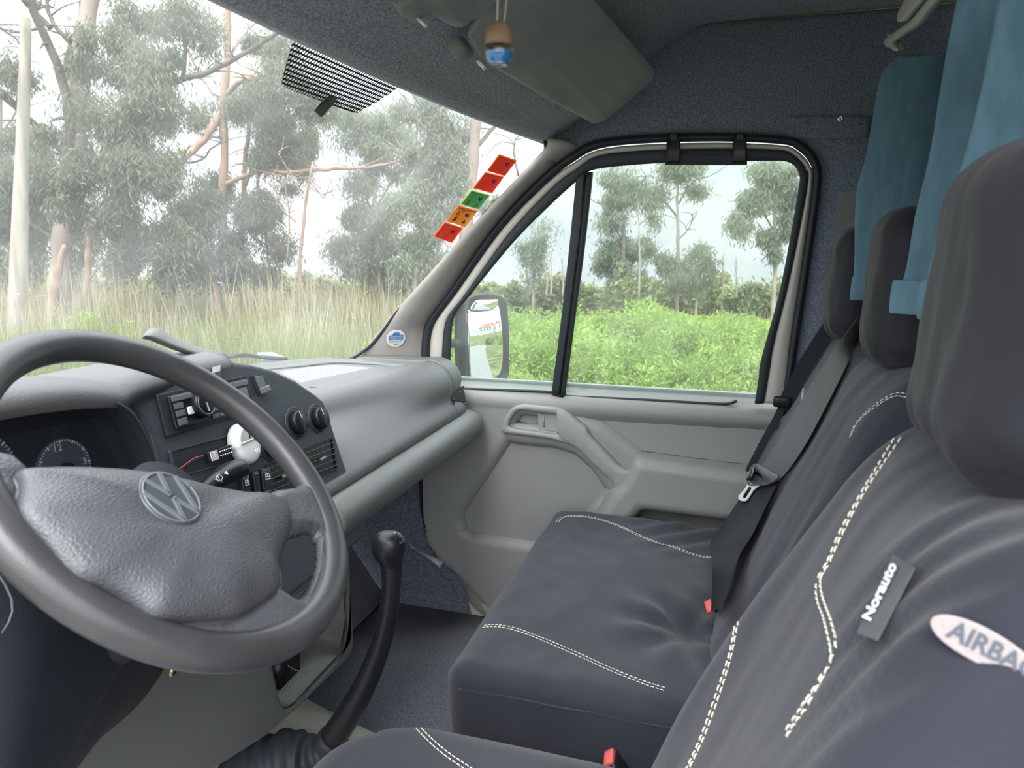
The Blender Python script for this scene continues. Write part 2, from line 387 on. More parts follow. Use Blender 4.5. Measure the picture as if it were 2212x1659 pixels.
def glassmat(name, dust_haze=.1, tint=(.95, .98, .97), streak=True, gloss=.05):
    m, nt, N, L = nodes(name)
    o = N.new('ShaderNodeOutputMaterial'); tr = N.new('ShaderNodeBsdfTransparent'); tr.inputs[0].default_value = (*tint, 1)
    tl = N.new('ShaderNodeBsdfTranslucent'); tl.inputs[0].default_value = (.86, .86, .83, 1)
    df = N.new('ShaderNodeBsdfDiffuse'); df.inputs[0].default_value = (.86, .86, .83, 1)
    dm = N.new('ShaderNodeMixShader'); dm.inputs[0].default_value = .5; L.new(df.outputs[0], dm.inputs[1]); L.new(tl.outputs[0], dm.inputs[2])
    tc = N.new('ShaderNodeTexCoord'); n1 = N.new('ShaderNodeTexNoise'); n1.inputs['Scale'].default_value = 3.5; n1.inputs['Detail'].default_value = 3
    L.new(tc.outputs['Object'], n1.inputs[0])
    ma = N.new('ShaderNodeMapRange'); ma.inputs[1].default_value = .35; ma.inputs[2].default_value = .7; ma.inputs[3].default_value = dust_haze*.6; ma.inputs[4].default_value = dust_haze*1.5
    L.new(n1.outputs[0], ma.inputs[0]); fac = ma.outputs[0]
    if streak:
        mp = N.new('ShaderNodeMapping'); mp.inputs['Rotation'].default_value = (0, math.radians(38), 0); mp.inputs['Scale'].default_value = (40, 40, 260)
        v = N.new('ShaderNodeTexNoise'); v.inputs['Scale'].default_value = 1.; v.inputs['Detail'].default_value = 2
        L.new(tc.outputs['Object'], mp.inputs[0]); L.new(mp.outputs[0], v.inputs[0])
        mr = N.new('ShaderNodeMapRange'); mr.inputs[1].default_value = .70; mr.inputs[2].default_value = .80; mr.inputs[3].default_value = 0; mr.inputs[4].default_value = .35
        L.new(v.outputs[0], mr.inputs[0])
        ad = N.new('ShaderNodeMath'); ad.operation = 'ADD'; ad.use_clamp = True; L.new(fac, ad.inputs[0]); L.new(mr.outputs[0], ad.inputs[1]); fac = ad.outputs[0]
    mx = N.new('ShaderNodeMixShader'); L.new(fac, mx.inputs[0]); L.new(tr.outputs[0], mx.inputs[1]); L.new(dm.outputs[0], mx.inputs[2])
    gl = N.new('ShaderNodeBsdfGlossy'); gl.inputs['Roughness'].default_value = .02
    fa = N.new('ShaderNodeLayerWeight'); fa.inputs[0].default_value = .5
    pw = N.new('ShaderNodeMath'); pw.operation = 'POWER'; pw.inputs[1].default_value = 4.; L.new(fa.outputs['Facing'], pw.inputs[0])
    lw = N.new('ShaderNodeMath'); lw.operation = 'MULTIPLY_ADD'; lw.inputs[1].default_value = .3; lw.inputs[2].default_value = gloss; L.new(pw.outputs[0], lw.inputs[0])
    m2 = N.new('ShaderNodeMixShader'); L.new(lw.outputs[0], m2.inputs[0]); L.new(mx.outputs[0], m2.inputs[1]); L.new(gl.outputs[0], m2.inputs[2])
    L.new(m2.outputs[0], o.inputs[0]); return m
M['windshield'] = glassmat('dusty_hazed_windshield', .12)  # milky white mix: dusty film plus the dash's reflected haze painted in
M['side_glass'] = glassmat('side_window_glass', .07, (.93, .985, .97), False)
M['clear'] = glassmat('clear_bottle_glass', .03, (.9, .97, 1), False)
M['film'] = glassmat('clear_film', .35, (.85, .88, .92), False)
def fritmat():
    m, nt, N, L = nodes('sunband_dot_mesh')
    o = N.new('ShaderNodeOutputMaterial'); tr = N.new('ShaderNodeBsdfTransparent'); df = N.new('ShaderNodeBsdfDiffuse'); df.inputs[0].default_value = (.05, .053, .06, 1)
    tc = N.new('ShaderNodeTexCoord'); mp = N.new('ShaderNodeMapping'); mp.inputs['Scale'].default_value = (1, 1, 1)
    sx = N.new('ShaderNodeSeparateXYZ'); L.new(tc.outputs['Object'], sx.inputs[0])
    def sn(out, f):
        a = N.new('ShaderNodeMath'); a.operation = 'MULTIPLY'; a.inputs[1].default_value = f; L.new(out, a.inputs[0])
        b = N.new('ShaderNodeMath'); b.operation = 'SINE'; L.new(a.outputs[0], b.inputs[0])
        c = N.new('ShaderNodeMath'); c.operation = 'MULTIPLY'; L.new(b.outputs[0], c.inputs[0]); L.new(b.outputs[0], c.inputs[1]); return c.outputs[0]
    p = N.new('ShaderNodeMath'); p.operation = 'MULTIPLY'; L.new(sn(sx.outputs[0], math.pi/.0068), p.inputs[0]); L.new(sn(sx.outputs[2], math.pi/.0042), p.inputs[1])
    g = N.new('ShaderNodeMath'); g.operation = 'GREATER_THAN'; g.inputs[1].default_value = .30; L.new(p.outputs[0], g.inputs[0])
    mx = N.new('ShaderNodeMixShader'); L.new(g.outputs[0], mx.inputs[0]); L.new(df.outputs[0], mx.inputs[1]); L.new(tr.outputs[0], mx.inputs[2]); L.new(mx.outputs[0], o.inputs[0]); return m
M['frit'] = fritmat()
def curtainmat():
    m = pm('teal_curtain_fabric', (.17, .30, .38), .9, 700, .6, .1, sc=(1, 1, .3), vs=60, va=.12, sheen=.2)
    nt = m.node_tree; N = nt.nodes; L = nt.links; b = [n for n in N if n.type == 'BSDF_PRINCIPLED'][0]; o = [n for n in N if n.type == 'OUTPUT_MATERIAL'][0]
    t = N.new('ShaderNodeBsdfTranslucent'); t.inputs[0].default_value = (.25, .42, .52, 1)
    mx = N.new('ShaderNodeMixShader'); mx.inputs[0].default_value = .3; L.new(b.outputs[0], mx.inputs[1]); L.new(t.outputs[0], mx.inputs[2]); L.new(mx.outputs[0], o.inputs[0]); return m
M['curtain'] = curtainmat()

# ================================================================== THE SETTING: the cab shell
def sdf_poly(P, poly):
    """signed distance, positive inside"""
    P = np.asarray(P); poly = np.asarray(poly); n = len(poly); d = np.full(len(P), 1e9); ins = np.zeros(len(P), bool)
    for i in range(n):
        a = poly[i]; b = poly[(i+1) % n]; e = b-a; w = P-a
        t = np.clip((w@e)/(e@e+1e-12), 0, 1); d = np.minimum(d, np.linalg.norm(w-t[:, None]*e, axis=1))
        c = ((a[1] > P[:, 1]) != (b[1] > P[:, 1])) & (P[:, 0] < (b[0]-a[0])*(P[:, 1]-a[1])/(b[1]-a[1]+1e-12)+a[0])
        ins ^= c
    return np.where(ins, d, -d)
def sstep(x): x = np.clip(x, 0, 1); return x*x*(3-2*x)
def yz(pts, X=DX): return [tuple(oX(x, y, X)[1:]) for x, y in pts]
def round2(pts, n=80, it=1): return smooth_line(np.array(pts, float), n, True, it)

# floor of the cab, one step up from the ground
patch('floor', [[(-.95, .62, .06), (.0, .62, .06), (.84, .62, .06)], [(-.95, -.3, .06), (0, -.3, .06), (.84, -.3, .06)], [(-.95, -1.3, .06), (0, -1.3, .06), (.84, -1.3, .06)]],
      6, 6, M['carpet'], solid=.05, flip=False)['kind'] = 'structure'
# firewall and toe board under the dash, carpeted
patch('wall_front', [[(-.95, .60, .05), (.85, .60, .05)], [(-.95, .66, .12), (.85, .66, .12)], [(-.95, .80, .35), (.85, .80, .35)], [(-.95, .84, .60), (.85, .84, .60)], [(-.95, .86, .76), (.85, .86, .76)]],
      20, 4, M['carpet'], solid=.03)['kind'] = 'structure'
patch('wall_rear_light_block', [[(-.95, -1.3, .0), (.86, -1.3, .0)], [(-.95, -1.3, 1.74), (.86, -1.3, 1.74)]], 4, 4, M['felt_wall'], solid=.03)['kind'] = 'structure'  # added out-of-view wall that blocks light; no real partition stands here

# upper side wall (felt): from the door opening up to the roof, and back behind the door
OUT = [oS(*p, .0) for p in [(912, 778), (914, 736), (920, 701), (937, 675), (978, 620), (1078, 478), (1180, 372), (1238, 330), (1277, 308), (1340, 297), (1437, 291), (1570, 290), (1695, 297), (1735, 310), (1765, 342), (1773, 399), (1745, 598), (1715, 797), (1700, 870), (1690, 1000)]]
top = [np.array(p) for p in [(.765, .20, 1.40), (.79, .10, 1.47), (.80, .03, 1.53), (.80, -.04, 1.58), (.80, -.14, 1.64), (.80, -.24, 1.69), (.80, -.32, 1.705), (.80, -.42, 1.705), (.80, -.55, 1.705), (.80, -.75, 1.705), (.80, -1.0, 1.705), (.80, -1.3, 1.705), (.83, -1.3, 1.2), (.86, -1.3, .7), (.86, -1.3, .3)]]
o = OUT[6:]
A = smooth_line(o, 90, False, 1); B = smooth_line([oS(1205, 352, .01)]+top[2:], 90, False, 0)
rows = []
for s in (0, .02, .05, .12, .3, .6, 1):
    h = .018*math.sin(min(1, s/.12)*math.pi/2)
    R = A*(1-s)+B*s; R[:, 0] = R[:, 0]-h; rows.append(R)
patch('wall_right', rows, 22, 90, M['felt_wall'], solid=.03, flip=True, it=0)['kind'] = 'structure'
plate('wall_right_lower', [(.885, .30, .0), (.885, .95, .0), (.885, .95, .78), (.885, .56, .78), (.885, .44, .60)], (.03, 0, 0), M['carpet'])['kind'] = 'structure'
plate('wall_right_sill', [(.90, -.7, -.1), (.90, .50, -.1), (.90, .50, .2), (.90, -.7, .2)], (.03, 0, 0), M['beige'])['kind'] = 'structure'
# B-pillar lower body behind the door panel
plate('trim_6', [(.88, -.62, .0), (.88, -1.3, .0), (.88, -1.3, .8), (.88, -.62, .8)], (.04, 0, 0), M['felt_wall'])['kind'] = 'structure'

# headliner: rises from the windshield's top edge, over the visors, to the raised roof
def ws_top_y(X): return .035+.035*(1-(X/.78)**2)
def ws_bot_y(X): return .91-.30*abs(X/.74)**3.6
hl = []
for X in list(np.linspace(-.95, .80, 15))+[.86]:
    yt = ws_top_y(min(abs(X), .78))
    d = max(0, abs(X)-.62)/.18
    hl.append([(X, yt+.03, 1.452-.0*d), (X, yt-.006, 1.446+.012*d), (X, yt-.035, 1.462+.014*d), (X, -.07, 1.505+.012*d), (X, -.155, 1.575), (X, -.235, 1.65), (X, -.31, 1.695), (X, -.40, 1.708), (X, -.7, 1.712), (X, -1.3, 1.712)])
ceil = patch('ceiling', hl, 40, 60, M['felt'], solid=.03, flip=False); ceil['kind'] = 'structure'

# windshield
wsP = []
for s in np.linspace(0, 1, 14):
    row = []
    for X in np.linspace(-.80, .80, 25):
        b = np.array((X, ws_bot_y(min(abs(X), .8)), .835)); t = np.array((X*.97, ws_top_y(min(abs(X), .78))+.01, 1.47))
        row.append(b*(1-s)+t*s+np.array((0, .018, .018))*math.sin(math.pi*s))
    wsP.append(row)
ws = patch('window_1', wsP, 14, 25, M['windshield'], solid=0, it=0); ws['kind'] = 'structure'
WSB = bvh(ws)
def onws(x, y, off=.002):
    p, n = hit(WSB, x, y, True); return p+n*off
# black rubber bead round the glass
bp = [(1176, 300), (1180, 318), (1165, 334), (1100, 404), (1009, 503), (901, 625), (862, 665), (815, 728), (785, 757), (748, 777), (700, 779), (650, 782), (600, 786), (553, 791)]
tube('trim_4', [onws(x, y, .004) for x, y in bp], [.0045], M['seal'], ns=80, n=8)['kind'] = 'structure'
tube('trim_5', [onws(x, y, .002) for x, y in [(1176, 300), (1129, 282), (1007, 233), (885, 178), (755, 105), (645, 40), (570, -8)]], [.004], M['seal'], ns=60, n=8)['kind'] = 'structure'

# A-pillar trim
L_ = [oP(*p, (.745, 0, 0), (1, 0, 0)) for p in [(740, 786), (762, 777), (785, 757), (800, 740), (840, 690), (862, 662), (901, 620), (1009, 500), (1100, 403), (1165, 334), (1182, 314), (1181, 300)]]
R_ = [oS(*p, -.0) for p in [(916, 786), (916, 760), (916, 736), (918, 715), (922, 701), (937, 676), (960, 645), (1060, 503), (1150, 402), (1210, 350), (1235, 331), (1250, 318)]]
band('trim_1', L_, R_, (-1, -.35, .1), .006, M['pillar'], n=90, bulge=.022)['kind'] = 'structure'
pil = bpy.data.objects['trim_1']; PILB = bvh(pil)
# dark plastic nook under the pillar's rear foot
s1 = oS(1074, 494, .0)
# opening weatherstrip (body side)
A = OUT; B = [oS(*p, .004) for p in [(929, 778), (930, 740), (936, 708), (950, 682), (990, 628), (1088, 492), (1188, 390), (1242, 348), (1283, 325), (1340, 314), (1437, 308), (1570, 306), (1690, 312), (1722, 324), (1748, 352), (1755, 399), (1728, 598), (1706, 740), (1690, 862), (1672, 1000)]]
band('trim_2', A, B, (-1, 0, 0), .012, M['seal'], n=160, bulge=.008)['kind'] = 'structure'

# ---------------- passenger door: one moving thing with panel, frame, panes, handles
dr = thing('door_1', (DX, .45, .1), kind='structure')
poly = [(.42, .79), (.455, .60)]
front = [(905, 880), (912, 960), (919, 1050), (921, 1110), (936, 1160), (962, 1198), (1000, 1228), (1040, 1272), (1070, 1318), (1110, 1370), (1200, 1500)]
outl = yz(front, .885)+[(.0, .07), (-.66, .07), (-.66, .83)]
outl = [(.60, .83), (.52, .70)]+outl
rec = yz([(1094, 938), (1140, 945), (1200, 950), (1250, 966), (1292, 1003), (1328, 1055), (1312, 1080), (1292, 1100), (1260, 1150), (1230, 1190), (1160, 1188), (1020, 1166), (996, 1148), (988, 1118), (992, 1094), (1040, 1020)])
arm = yz([(1386, 992), (1500, 1008), (1720, 1036), (1720, 1104), (1560, 1100), (1420, 1083), (1385, 1080), (1360, 1106), (1320, 1190), (1260, 1190), (1315, 1095), (1335, 1062), (1360, 1040)])
pock = yz([(1366, 1103), (1378, 1086), (1400, 1079), (1500, 1092), (1720, 1116), (1720, 1260), (1300, 1230), (1330, 1160)])
upf = yz([(1225, 890), (1300, 893), (1720, 915), (1720, 1030), (1500, 1003), (1384, 987), (1300, 925)])
C5 = lambda pts: crop(1060, 860, 6.1444, pts)
hi_px = C5([(275, 330), (300, 260), (340, 200), (380, 155), (420, 142), (480, 142), (640, 165), (800, 182), (925, 192), (926, 380), (925, 462), (800, 445), (650, 420), (520, 405), (400, 390), (330, 378), (290, 360)])
NY, NZ = 300, 200
ys = np.linspace(-.66, .60, NY); zs = np.linspace(.07, .80, NZ); YY, ZZ = np.meshgrid(ys, zs, indexing='ij'); PP = np.stack([YY.ravel(), ZZ.ravel()], 1)
so = sdf_poly(PP, outl)
x = np.full(len(PP), DX)
x += .022*sstep((sdf_poly(PP, rec)+.002)/.018)
x -= .040*sstep((sdf_poly(PP, arm)+.012)/.022)
x += .014*sstep((sdf_poly(PP, upf)+.012)/.03)
x += .075*sstep((sdf_poly(PP, pock)+.002)/.008)
x += .02*sstep((.012-so)/.012)
x -= .004*np.exp(-((PP[:, 1]-.742)/.012)**2)+.0
x += .045*sstep((PP[:, 1]-.742)/.045)
x += .022*sstep((sdf_poly(PP, yz(hi_px))+.001)/.004)
x += -.0015*np.sin(PP[:, 1]*9)
keep = so > -.004
idx = -np.ones(len(PP), int); idx[keep] = np.arange(keep.sum())
g = np.arange(NY*NZ).reshape(NY, NZ)
q = np.stack([g[:-1, :-1], g[1:, :-1], g[1:, 1:], g[:-1, 1:]], -1).reshape(-1, 4); q = q[keep[q].all(1)]
V = np.stack([x, PP[:, 0], PP[:, 1]], 1)[keep]
panel = mk('door_panel', V, idx[q], M['door'], dr, solid=.02)
PANB = bvh(panel)
def onpan(x, y, off): p, n = hit(PANB, x, y, True); return p+np.array((-off, 0, 0))
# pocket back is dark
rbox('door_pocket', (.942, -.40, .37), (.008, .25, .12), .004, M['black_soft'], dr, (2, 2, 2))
# pull handle with a bar running down to the armrest
C5 = lambda pts: crop(1060, 860, 6.1444, pts)
UB = C5([(165, 400), (190, 300), (300, 120), (370, 75), (480, 62), (920, 100), (1010, 130), (1060, 170), (1190, 275), (1300, 365), (1330, 430), (1400, 520), (1700, 830), (1790, 900), (1900, 925), (1945, 930), (1955, 975), (1930, 1060), (1850, 1190), (1790, 1255), (1720, 1268)])
LB = C5([(180, 425), (230, 445), (300, 455), (420, 468), (560, 485), (760, 512), (880, 535), (960, 555), (1050, 590), (1130, 630), (1200, 680), (1270, 745), (1360, 840), (1500, 970), (1590, 1055), (1640, 1110), (1652, 1150), (1655, 1190), (1650, 1220), (1648, 1240), (1660, 1255)])
# split the head (with its latch recess) and the bar
hu = C5([(170, 410), (190, 300), (240, 210), (300, 120), (370, 78), (480, 62), (700, 80), (920, 100), (1010, 130), (1100, 200), (1200, 285), (1040, 590), (960, 556), (880, 535), (760, 512), (560, 485), (420, 468), (300, 455), (200, 440)])
hi = C5([(275, 330), (300, 260), (340, 200), (380, 155), (420, 142), (480, 142), (640, 165), (800, 182), (925, 192), (926, 300), (926, 380), (925, 462), (800, 445), (650, 420), (520, 405), (400, 390), (330, 378), (290, 360), (280, 345)])
n = 100
Ao = smooth_line([oX(*p, DX-.004) for p in hu], n, True, 0); Bi = smooth_line([oX(*p, DX-.01) for p in hi], n, True, 0)
# line up the two loops by angle around the recess
c = Bi.mean(0)
def aorder(L, c):
    a = np.arctan2(L[:, 2]-c[2], L[:, 1]-c[1]); L2 = np.vstack([L, L, L]); a2 = np.unwrap(np.r_[a, a, a]); tgt = np.linspace(-3, 3, 121)[:-1]
    out = []
    for t in tgt:
        i = np.abs(((a-t+math.pi) % (2*math.pi))-math.pi).argmin(); out.append(L[i])
    return np.array(out)
dense = lambda pts, X: smooth_line([oX(*p, X) for p in pts], 900, True, 0)
A = aorder(dense(hu, DX-.004), c); B = aorder(dense(hi, DX-.004), c)
ph = band('pull_handle', A, B, (-1, 0, .05), .026, M['door_hi'], dr, True, 120, .004, 7, it=0)
plate('handle_recess', [oX(*p, DX+.016) for p in hi], (.006, 0, 0), M['door_hi'], dr, bevel=0)
bar_u = C5([(905, 110), (1010, 130), (1190, 275), (1300, 365), (1330, 430), (1400, 520), (1550, 675), (1700, 830), (1800, 905), (1880, 925), (1940, 930), (1957, 975), (1930, 1060), (1850, 1190), (1790, 1255), (1720, 1268)])
bar_l = C5([(935, 500), (960, 556), (1050, 590), (1130, 630), (1200, 680), (1270, 745), (1360, 840), (1430, 905), (1500, 970), (1590, 1055), (1640, 1110), (1652, 1160), (1655, 1190), (1652, 1215), (1650, 1235), (1660, 1250)])
band('pull_bar', [oX(*p, DX-.004) for p in bar_u], [oX(*p, DX-.004) for p in bar_l], (-1, 0, .05), .028, M['door_hi'], dr, n=80, bulge=.006)
gu = C5([(1335, 400), (1370, 380), (1450, 410), (1540, 490), (1700, 660), (1850, 810), (1895, 870), (1890, 935)])
gl = C5([(1330, 440), (1370, 520), (1450, 610), (1560, 730), (1640, 800), (1720, 870), (1780, 920), (1830, 940)])
band('grab_shell', [oX(*p, DX+.012) for p in gu], [oX(*p, DX+.012) for p in gl], (-1, 0, .05), .012, M['door_hi'], dr, n=50, bulge=.010)
dh = plate('door_handle', [oX(*p, DX-.006) for p in C5([(632, 178), (915, 200), (918, 448), (650, 408)])], (-.012, 0, 0), M['door_hi'], dr, bevel=.003)
dh['label'] = 'pale square door latch paddle'
tube('finger_groove', [oX(*p, DX-.018) for p in C5([(703, 220), (705, 300), (706, 380)])], [.0035, .0035, .0035], M['door'], dh, n=8)
plate('latch_slot', [oX(*p, DX-.0182) for p in C5([(893, 258), (914, 258), (916, 385), (895, 382)])], (-.0012, 0, 0), M['black_soft'], dh, bevel=0)

# door window frame
O1 = [oS(*p, .0) for p in [(929, 790), (930, 740), (936, 708), (950, 682), (990, 628), (1088, 492), (1188, 390), (1242, 350), (1283, 327), (1340, 316), (1437, 310), (1570, 308), (1690, 314), (1722, 326), (1748, 354), (1755, 399), (1728, 598), (1706, 740), (1700, 800), (1692, 870)]]
I1 = [oS(*p, .004) for p in [(955, 790), (958, 740), (962, 705), (972, 680), (1005, 638), (1100, 506), (1196, 404), (1246, 366), (1285, 340), (1340, 330), (1437, 324), (1570, 322), (1686, 325), (1715, 337), (1738, 362), (1744, 399), (1706, 598), (1672, 740), (1662, 800), (1650, 870)]]
band('door_frame', O1, I1, (-1, 0, 0), .006, M['beige'], dr, n=160, bulge=.006)
I2 = [oS(*p, .004) for p in [(973, 795), (975, 740), (978, 700), (988, 672), (1014, 640), (1108, 525), (1190, 442), (1238, 398), (1268, 372), (1320, 361), (1437, 352), (1570, 349), (1680, 348), (1704, 351), (1719, 362), (1726, 380), (1724, 410), (1687, 615), (1645, 772), (1638, 820), (1630, 870)]]
I1b = [oS(*p, .004) for p in [(955, 795), (958, 740), (962, 705), (972, 680), (1005, 638), (1100, 506), (1196, 404), (1246, 366), (1285, 340), (1340, 330), (1437, 324), (1570, 322), (1686, 325), (1715, 337), (1738, 362), (1744, 399), (1706, 598), (1672, 740), (1662, 800), (1650, 870)]]
band('window_seal', I1b, I2, (-1, 0, 0), .009, M['seal'], dr, n=160, bulge=.003)
# divider post between quarter light and sliding pane
band('window_divider', [oS(*p, .0) for p in [(1247, 372), (1228, 560), (1210, 715), (1192, 850)]], [oS(*p, .0) for p in [(1282, 372), (1263, 540), (1243, 690), (1221, 858)]], (-1, 0, 0), .012, M['seal'], dr, n=30, bulge=.002)
tube('divider_groove', [oS(*p, .016) for p in [(1264, 378), (1247, 540), (1228, 695), (1208, 852)]], [.003, .003, .003, .003], M['black'], dr, n=6)
# waist seal at the foot of the panes
def oSs(x, y): return oS(x, y, .003)
tube('waist_seal', [oSs(*p) for p in [(975, 838), (1009, 840), (1100, 843), (1190, 847), (1220, 855), (1400, 864), (1546, 872), (1576, 871), (1592, 866)]], [.004], M['seal'], dr, ns=60, n=6)
qp = [oS(*p, -.012) for p in [(968, 845), (974, 700), (1010, 636), (1108, 518), (1258, 372), (1240, 560), (1205, 860)]]
plate('quarter_pane', qp, (.003, 0, 0), M['side_glass'], dr, bevel=0)
mp_ = [oS(*p, -.012) for p in [(1205, 866), (1240, 640), (1270, 372), (1320, 352), (1700, 340), (1735, 352), (1735, 400), (1690, 640), (1640, 875)]]
plate('window_pane', mp_, (.003, 0, 0), M['side_glass'], dr, bevel=0)
# sill step and scuff clip at the door's foot
C8 = lambda pts: crop(750, 1120, 5.926, pts)
band('trim_3', [oX(*p, .855) for p in C8([(1160, 500), (1270, 560), (1400, 640), (1560, 790), (1700, 950), (1850, 1140), (2000, 1350)])],
     [oZ(*p, .064) for p in C8([(1120, 640), (1200, 720), (1330, 830), (1450, 960), (1600, 1110), (1760, 1260), (1950, 1500)])], (-1, 0, 1), .006, M['paint_floor'], n=50, bulge=.012)['kind'] = 'structure'
band('door_edge_seal', [oX(*p, .862) for p in [(908, 960), (910, 1050), (915, 1118), (930, 1168), (955, 1205), (990, 1232), (1030, 1278), (1062, 1330), (1100, 1390)]],
     [oX(*p, .858) for p in [(925, 960), (926, 1050), (930, 1108), (944, 1150), (968, 1188), (1008, 1222), (1046, 1264), (1078, 1312), (1120, 1370)]], (-1, .3, 0), .012, M['black'], dr, n=90, bulge=.008)
tube('door_edge_gap', [oX(*p, .85) for p in [(927, 1040), (929, 1080), (931, 1108)]], [.0015, .003, .0015], M['beige'], dr, n=8)
pl = patch('sill_film', [[oX(*p, .84) for p in C8([(790, 300), (900, 400), (1010, 450), (1240, 550)])], [oX(*p, .83) for p in C8([(820, 380), (930, 440), (1080, 540), (1180, 640)])]], 4, 24, M['film'], solid=.0015)
tag(pl, 'clear plastic film strip lying on the sill beside the gear knob', 'plastic strip')

# window hanger hooked over the door frame
hk = thing('window_hanger', oS(1525, 330, .02), 'dark plastic hanger bracket with two hooks over the door window top', 'bracket')
patch('bracket_plate', [[oS(x, y0, .034) for x in (1437, 1480, 1525, 1570, 1614)] for y0 in (334, 345, 357)], 8, 20, M['black_soft'], hk, solid=-.008, bevel=.002)
for xa, xb in ((1440, 1470), (1583, 1613)):
    c_ = (xa+xb)/2
    band('hook', [oS(xa, y, o_) for y, o_ in ((352, .044), (330, .045), (305, .040), (290, .036))], [oS(xb, y, o_) for y, o_ in ((352, .044), (330, .045), (305, .040), (290, .036))], (-1, 0, 0), .006, M['black'], hk, n=14)
    plate('hook_slot', [oS(*p, .052) for p in [(c_-7, 290), (c_+7, 290), (c_+7, 302), (c_-7, 302)]], (-.002, 0, 0), M['seal'], hk, bevel=0)

# felt cover panel and screws on the wall behind the door
def screw(x, y, off, m, label, n=(-1, 0, .1), r=.0052, surf=None):
    p = oP(x, y, (.80-off, 0, SILL), (1, 0, .0)) if surf is None else surf
    nn = np.array(n, float); nn /= np.linalg.norm(nn); u = np.cross(nn, (0, 0, 1.)); u /= np.linalg.norm(u); v = np.cross(nn, u)
    V, Fs = tube_g([p-nn*.001, p+nn*.0018, p+nn*.0026], [r, r, r*.7], 16)
    o = mk('screw', V, Fs, m, None, smooth=False); tag(o, label, 'screw')
    for a in (.6, .6+math.pi/2):
        d = u*math.cos(a)+v*math.sin(a); e = np.cross(nn, d)
        P = [p+nn*.0022+d*s1*r*.55+e*s2*r*.13 for s1, s2 in ((-1, -1), (1, -1), (1, 1), (-1, 1))]
        plate('screw_slot', P, nn*.0008, M['black'], o, bevel=0)
    return o
WRB = bvh(bpy.data.objects['wall_right'])
p, n = hit(WRB, 1814, 257, True); screw(0, 0, 0, M['chrome'], 'bright cross-head screw in the felt beside the curtain', n, .0062, p+n*.0085)
p, n = hit(WRB, 1739, 265, True); screw(0, 0, 0, M['buckle_grey'], 'dull grey screw in the felt above the door corner', n, .005, p+n*.0085)
p, n = hit(PILB, 1073, 495, True); screw(0, 0, 0, M['pillar'], 'small screw in the front pillar trim below the stickers', n, .005, p+n*.001)
def onw(x, y, off=.003):
    p, n = hit(WRB, x, y, True); return p+n*off
fp = patch('felt_cover_panel', [[onw(x, y, .004) for x in (1702, 1760, 1820, 1878)] for y in (252, 268, 285, 300)], 10, 14, M['felt_wall'], solid=-.003)
tag(fp, 'felt covered panel screwed to the wall above the door corner', 'panel')
gp = plate('pillar_panel', [onw(*p) for p in [(1808, 413), (1856, 413), (1856, 560), (1798, 560)]], (-.003, 0, 0), M['visor'])
tag(gp, 'plain grey panel in the pillar behind the far headrest', 'panel')

# ================================================================== DASHBOARD (one moving thing, many parts)
dash = thing('dashboard', (0, .30, .60), 'grey and dark plastic dashboard across the cab under the windshield', 'dashboard')
# passenger side: top tray and padded face, one profile swept along X
def ysh(X): return .435-.11*sstep((X-.1)/.6)
secs = []
for X in np.linspace(-.02, .688, 14):
    yb = min(.90, ws_bot_y(X)+.02); y0 = float(ysh(X))
    secs.append([(X, yb, .838), (X, yb-.03, .856), (X, yb-.06, .863), (X, (yb+y0)/2, .857), (X, y0+.055, .862), (X, y0+.012, .868), (X, y0-.022, .852), (X, y0-.04, .82), (X, .292+.25*(y0-.33), .775), (X, .272, .735), (X, .285, .722)])
patch('upper_pad', secs, 40, 70, M['dash'], dash, solid=.012, it=1)
# carpet mat in the tray, with its lip and flap
tz = .871
cp_ = [oZ(*p, tz) for p in [(606, 803), (640, 797), (700, 789), (745, 787), (853, 795), (845, 801), (790, 815), (735, 830), (690, 842), (668, 838), (640, 824), (618, 812)]]
mat = patch('tray_mat', [[oZ(*p, tz) for p in [(600, 803), (660, 794), (728, 788)]], [oZ(*p, tz) for p in [(640, 822), (720, 811), (790, 793)]], [oZ(*p, tz) for p in [(688, 843), (765, 824), (853, 796)]]], 14, 20, M['tray'], solid=.004)
tag(mat, 'pale speckled carpet mat lying in the dashboard tray', 'mat')
band('tray_lip', [oZ(*p, .866) for p in [(560, 798), (640, 788), (700, 782), (780, 780), (862, 783), (930, 787)]], [oZ(*p, .868) for p in [(570, 803), (640, 796), (728, 787), (790, 789), (853, 794), (880, 793)]], (0, 0, 1), .008, M['dash_hi'], dash, n=60)
fl = plate('flap', [oZ(*p, .874) for p in [(666, 836), (738, 832), (742, 834), (704, 843)]], (0, 0, .003), M['dash_hi'], dash)
plate('flap_shadow_gap', [oZ(*p, .873) for p in [(704, 843), (742, 834), (744, 836), (706, 846)]], (0, 0, .003), M['black'], dash, bevel=0)
# end cap with the side vent
secs = []
for X, k in ((.692, 0), (.72, 0), (.76, .004), (.79, .016), (.808, .04), (.815, .07)):
    y0 = float(ysh(.69))-.0+k*.9
    secs.append([(X, .60, .845), (X, .56, .864-k*.25), (X, .47, .866-k*.3), (X, y0+.055, .866-k*.35), (X, y0+.012, .869-k*.45), (X, y0-.022, .853-k*.4), (X, y0-.038, .82-k*.2), (X, .292+k, .775), (X, .272+k, .735), (X, .285+k, .722+k*.2)])
ec = patch('end_cap', secs, 24, 60, M['dash'], dash, solid=.012)
ECB = bvh(ec)
def onec(x, y, off): p, n = hit(ECB, x, y, True); return p+n*off
C7 = lambda pts: crop(780, 740, 6.9125, pts)
vo = [onec(*p, .0005) for p in C7([(1335, 715), (1525, 645), (1565, 965), (1385, 1060)])]
sv = plate('side_vent', vo, np.array((0, -.0012, 0)), M['black'], dash, bevel=0)
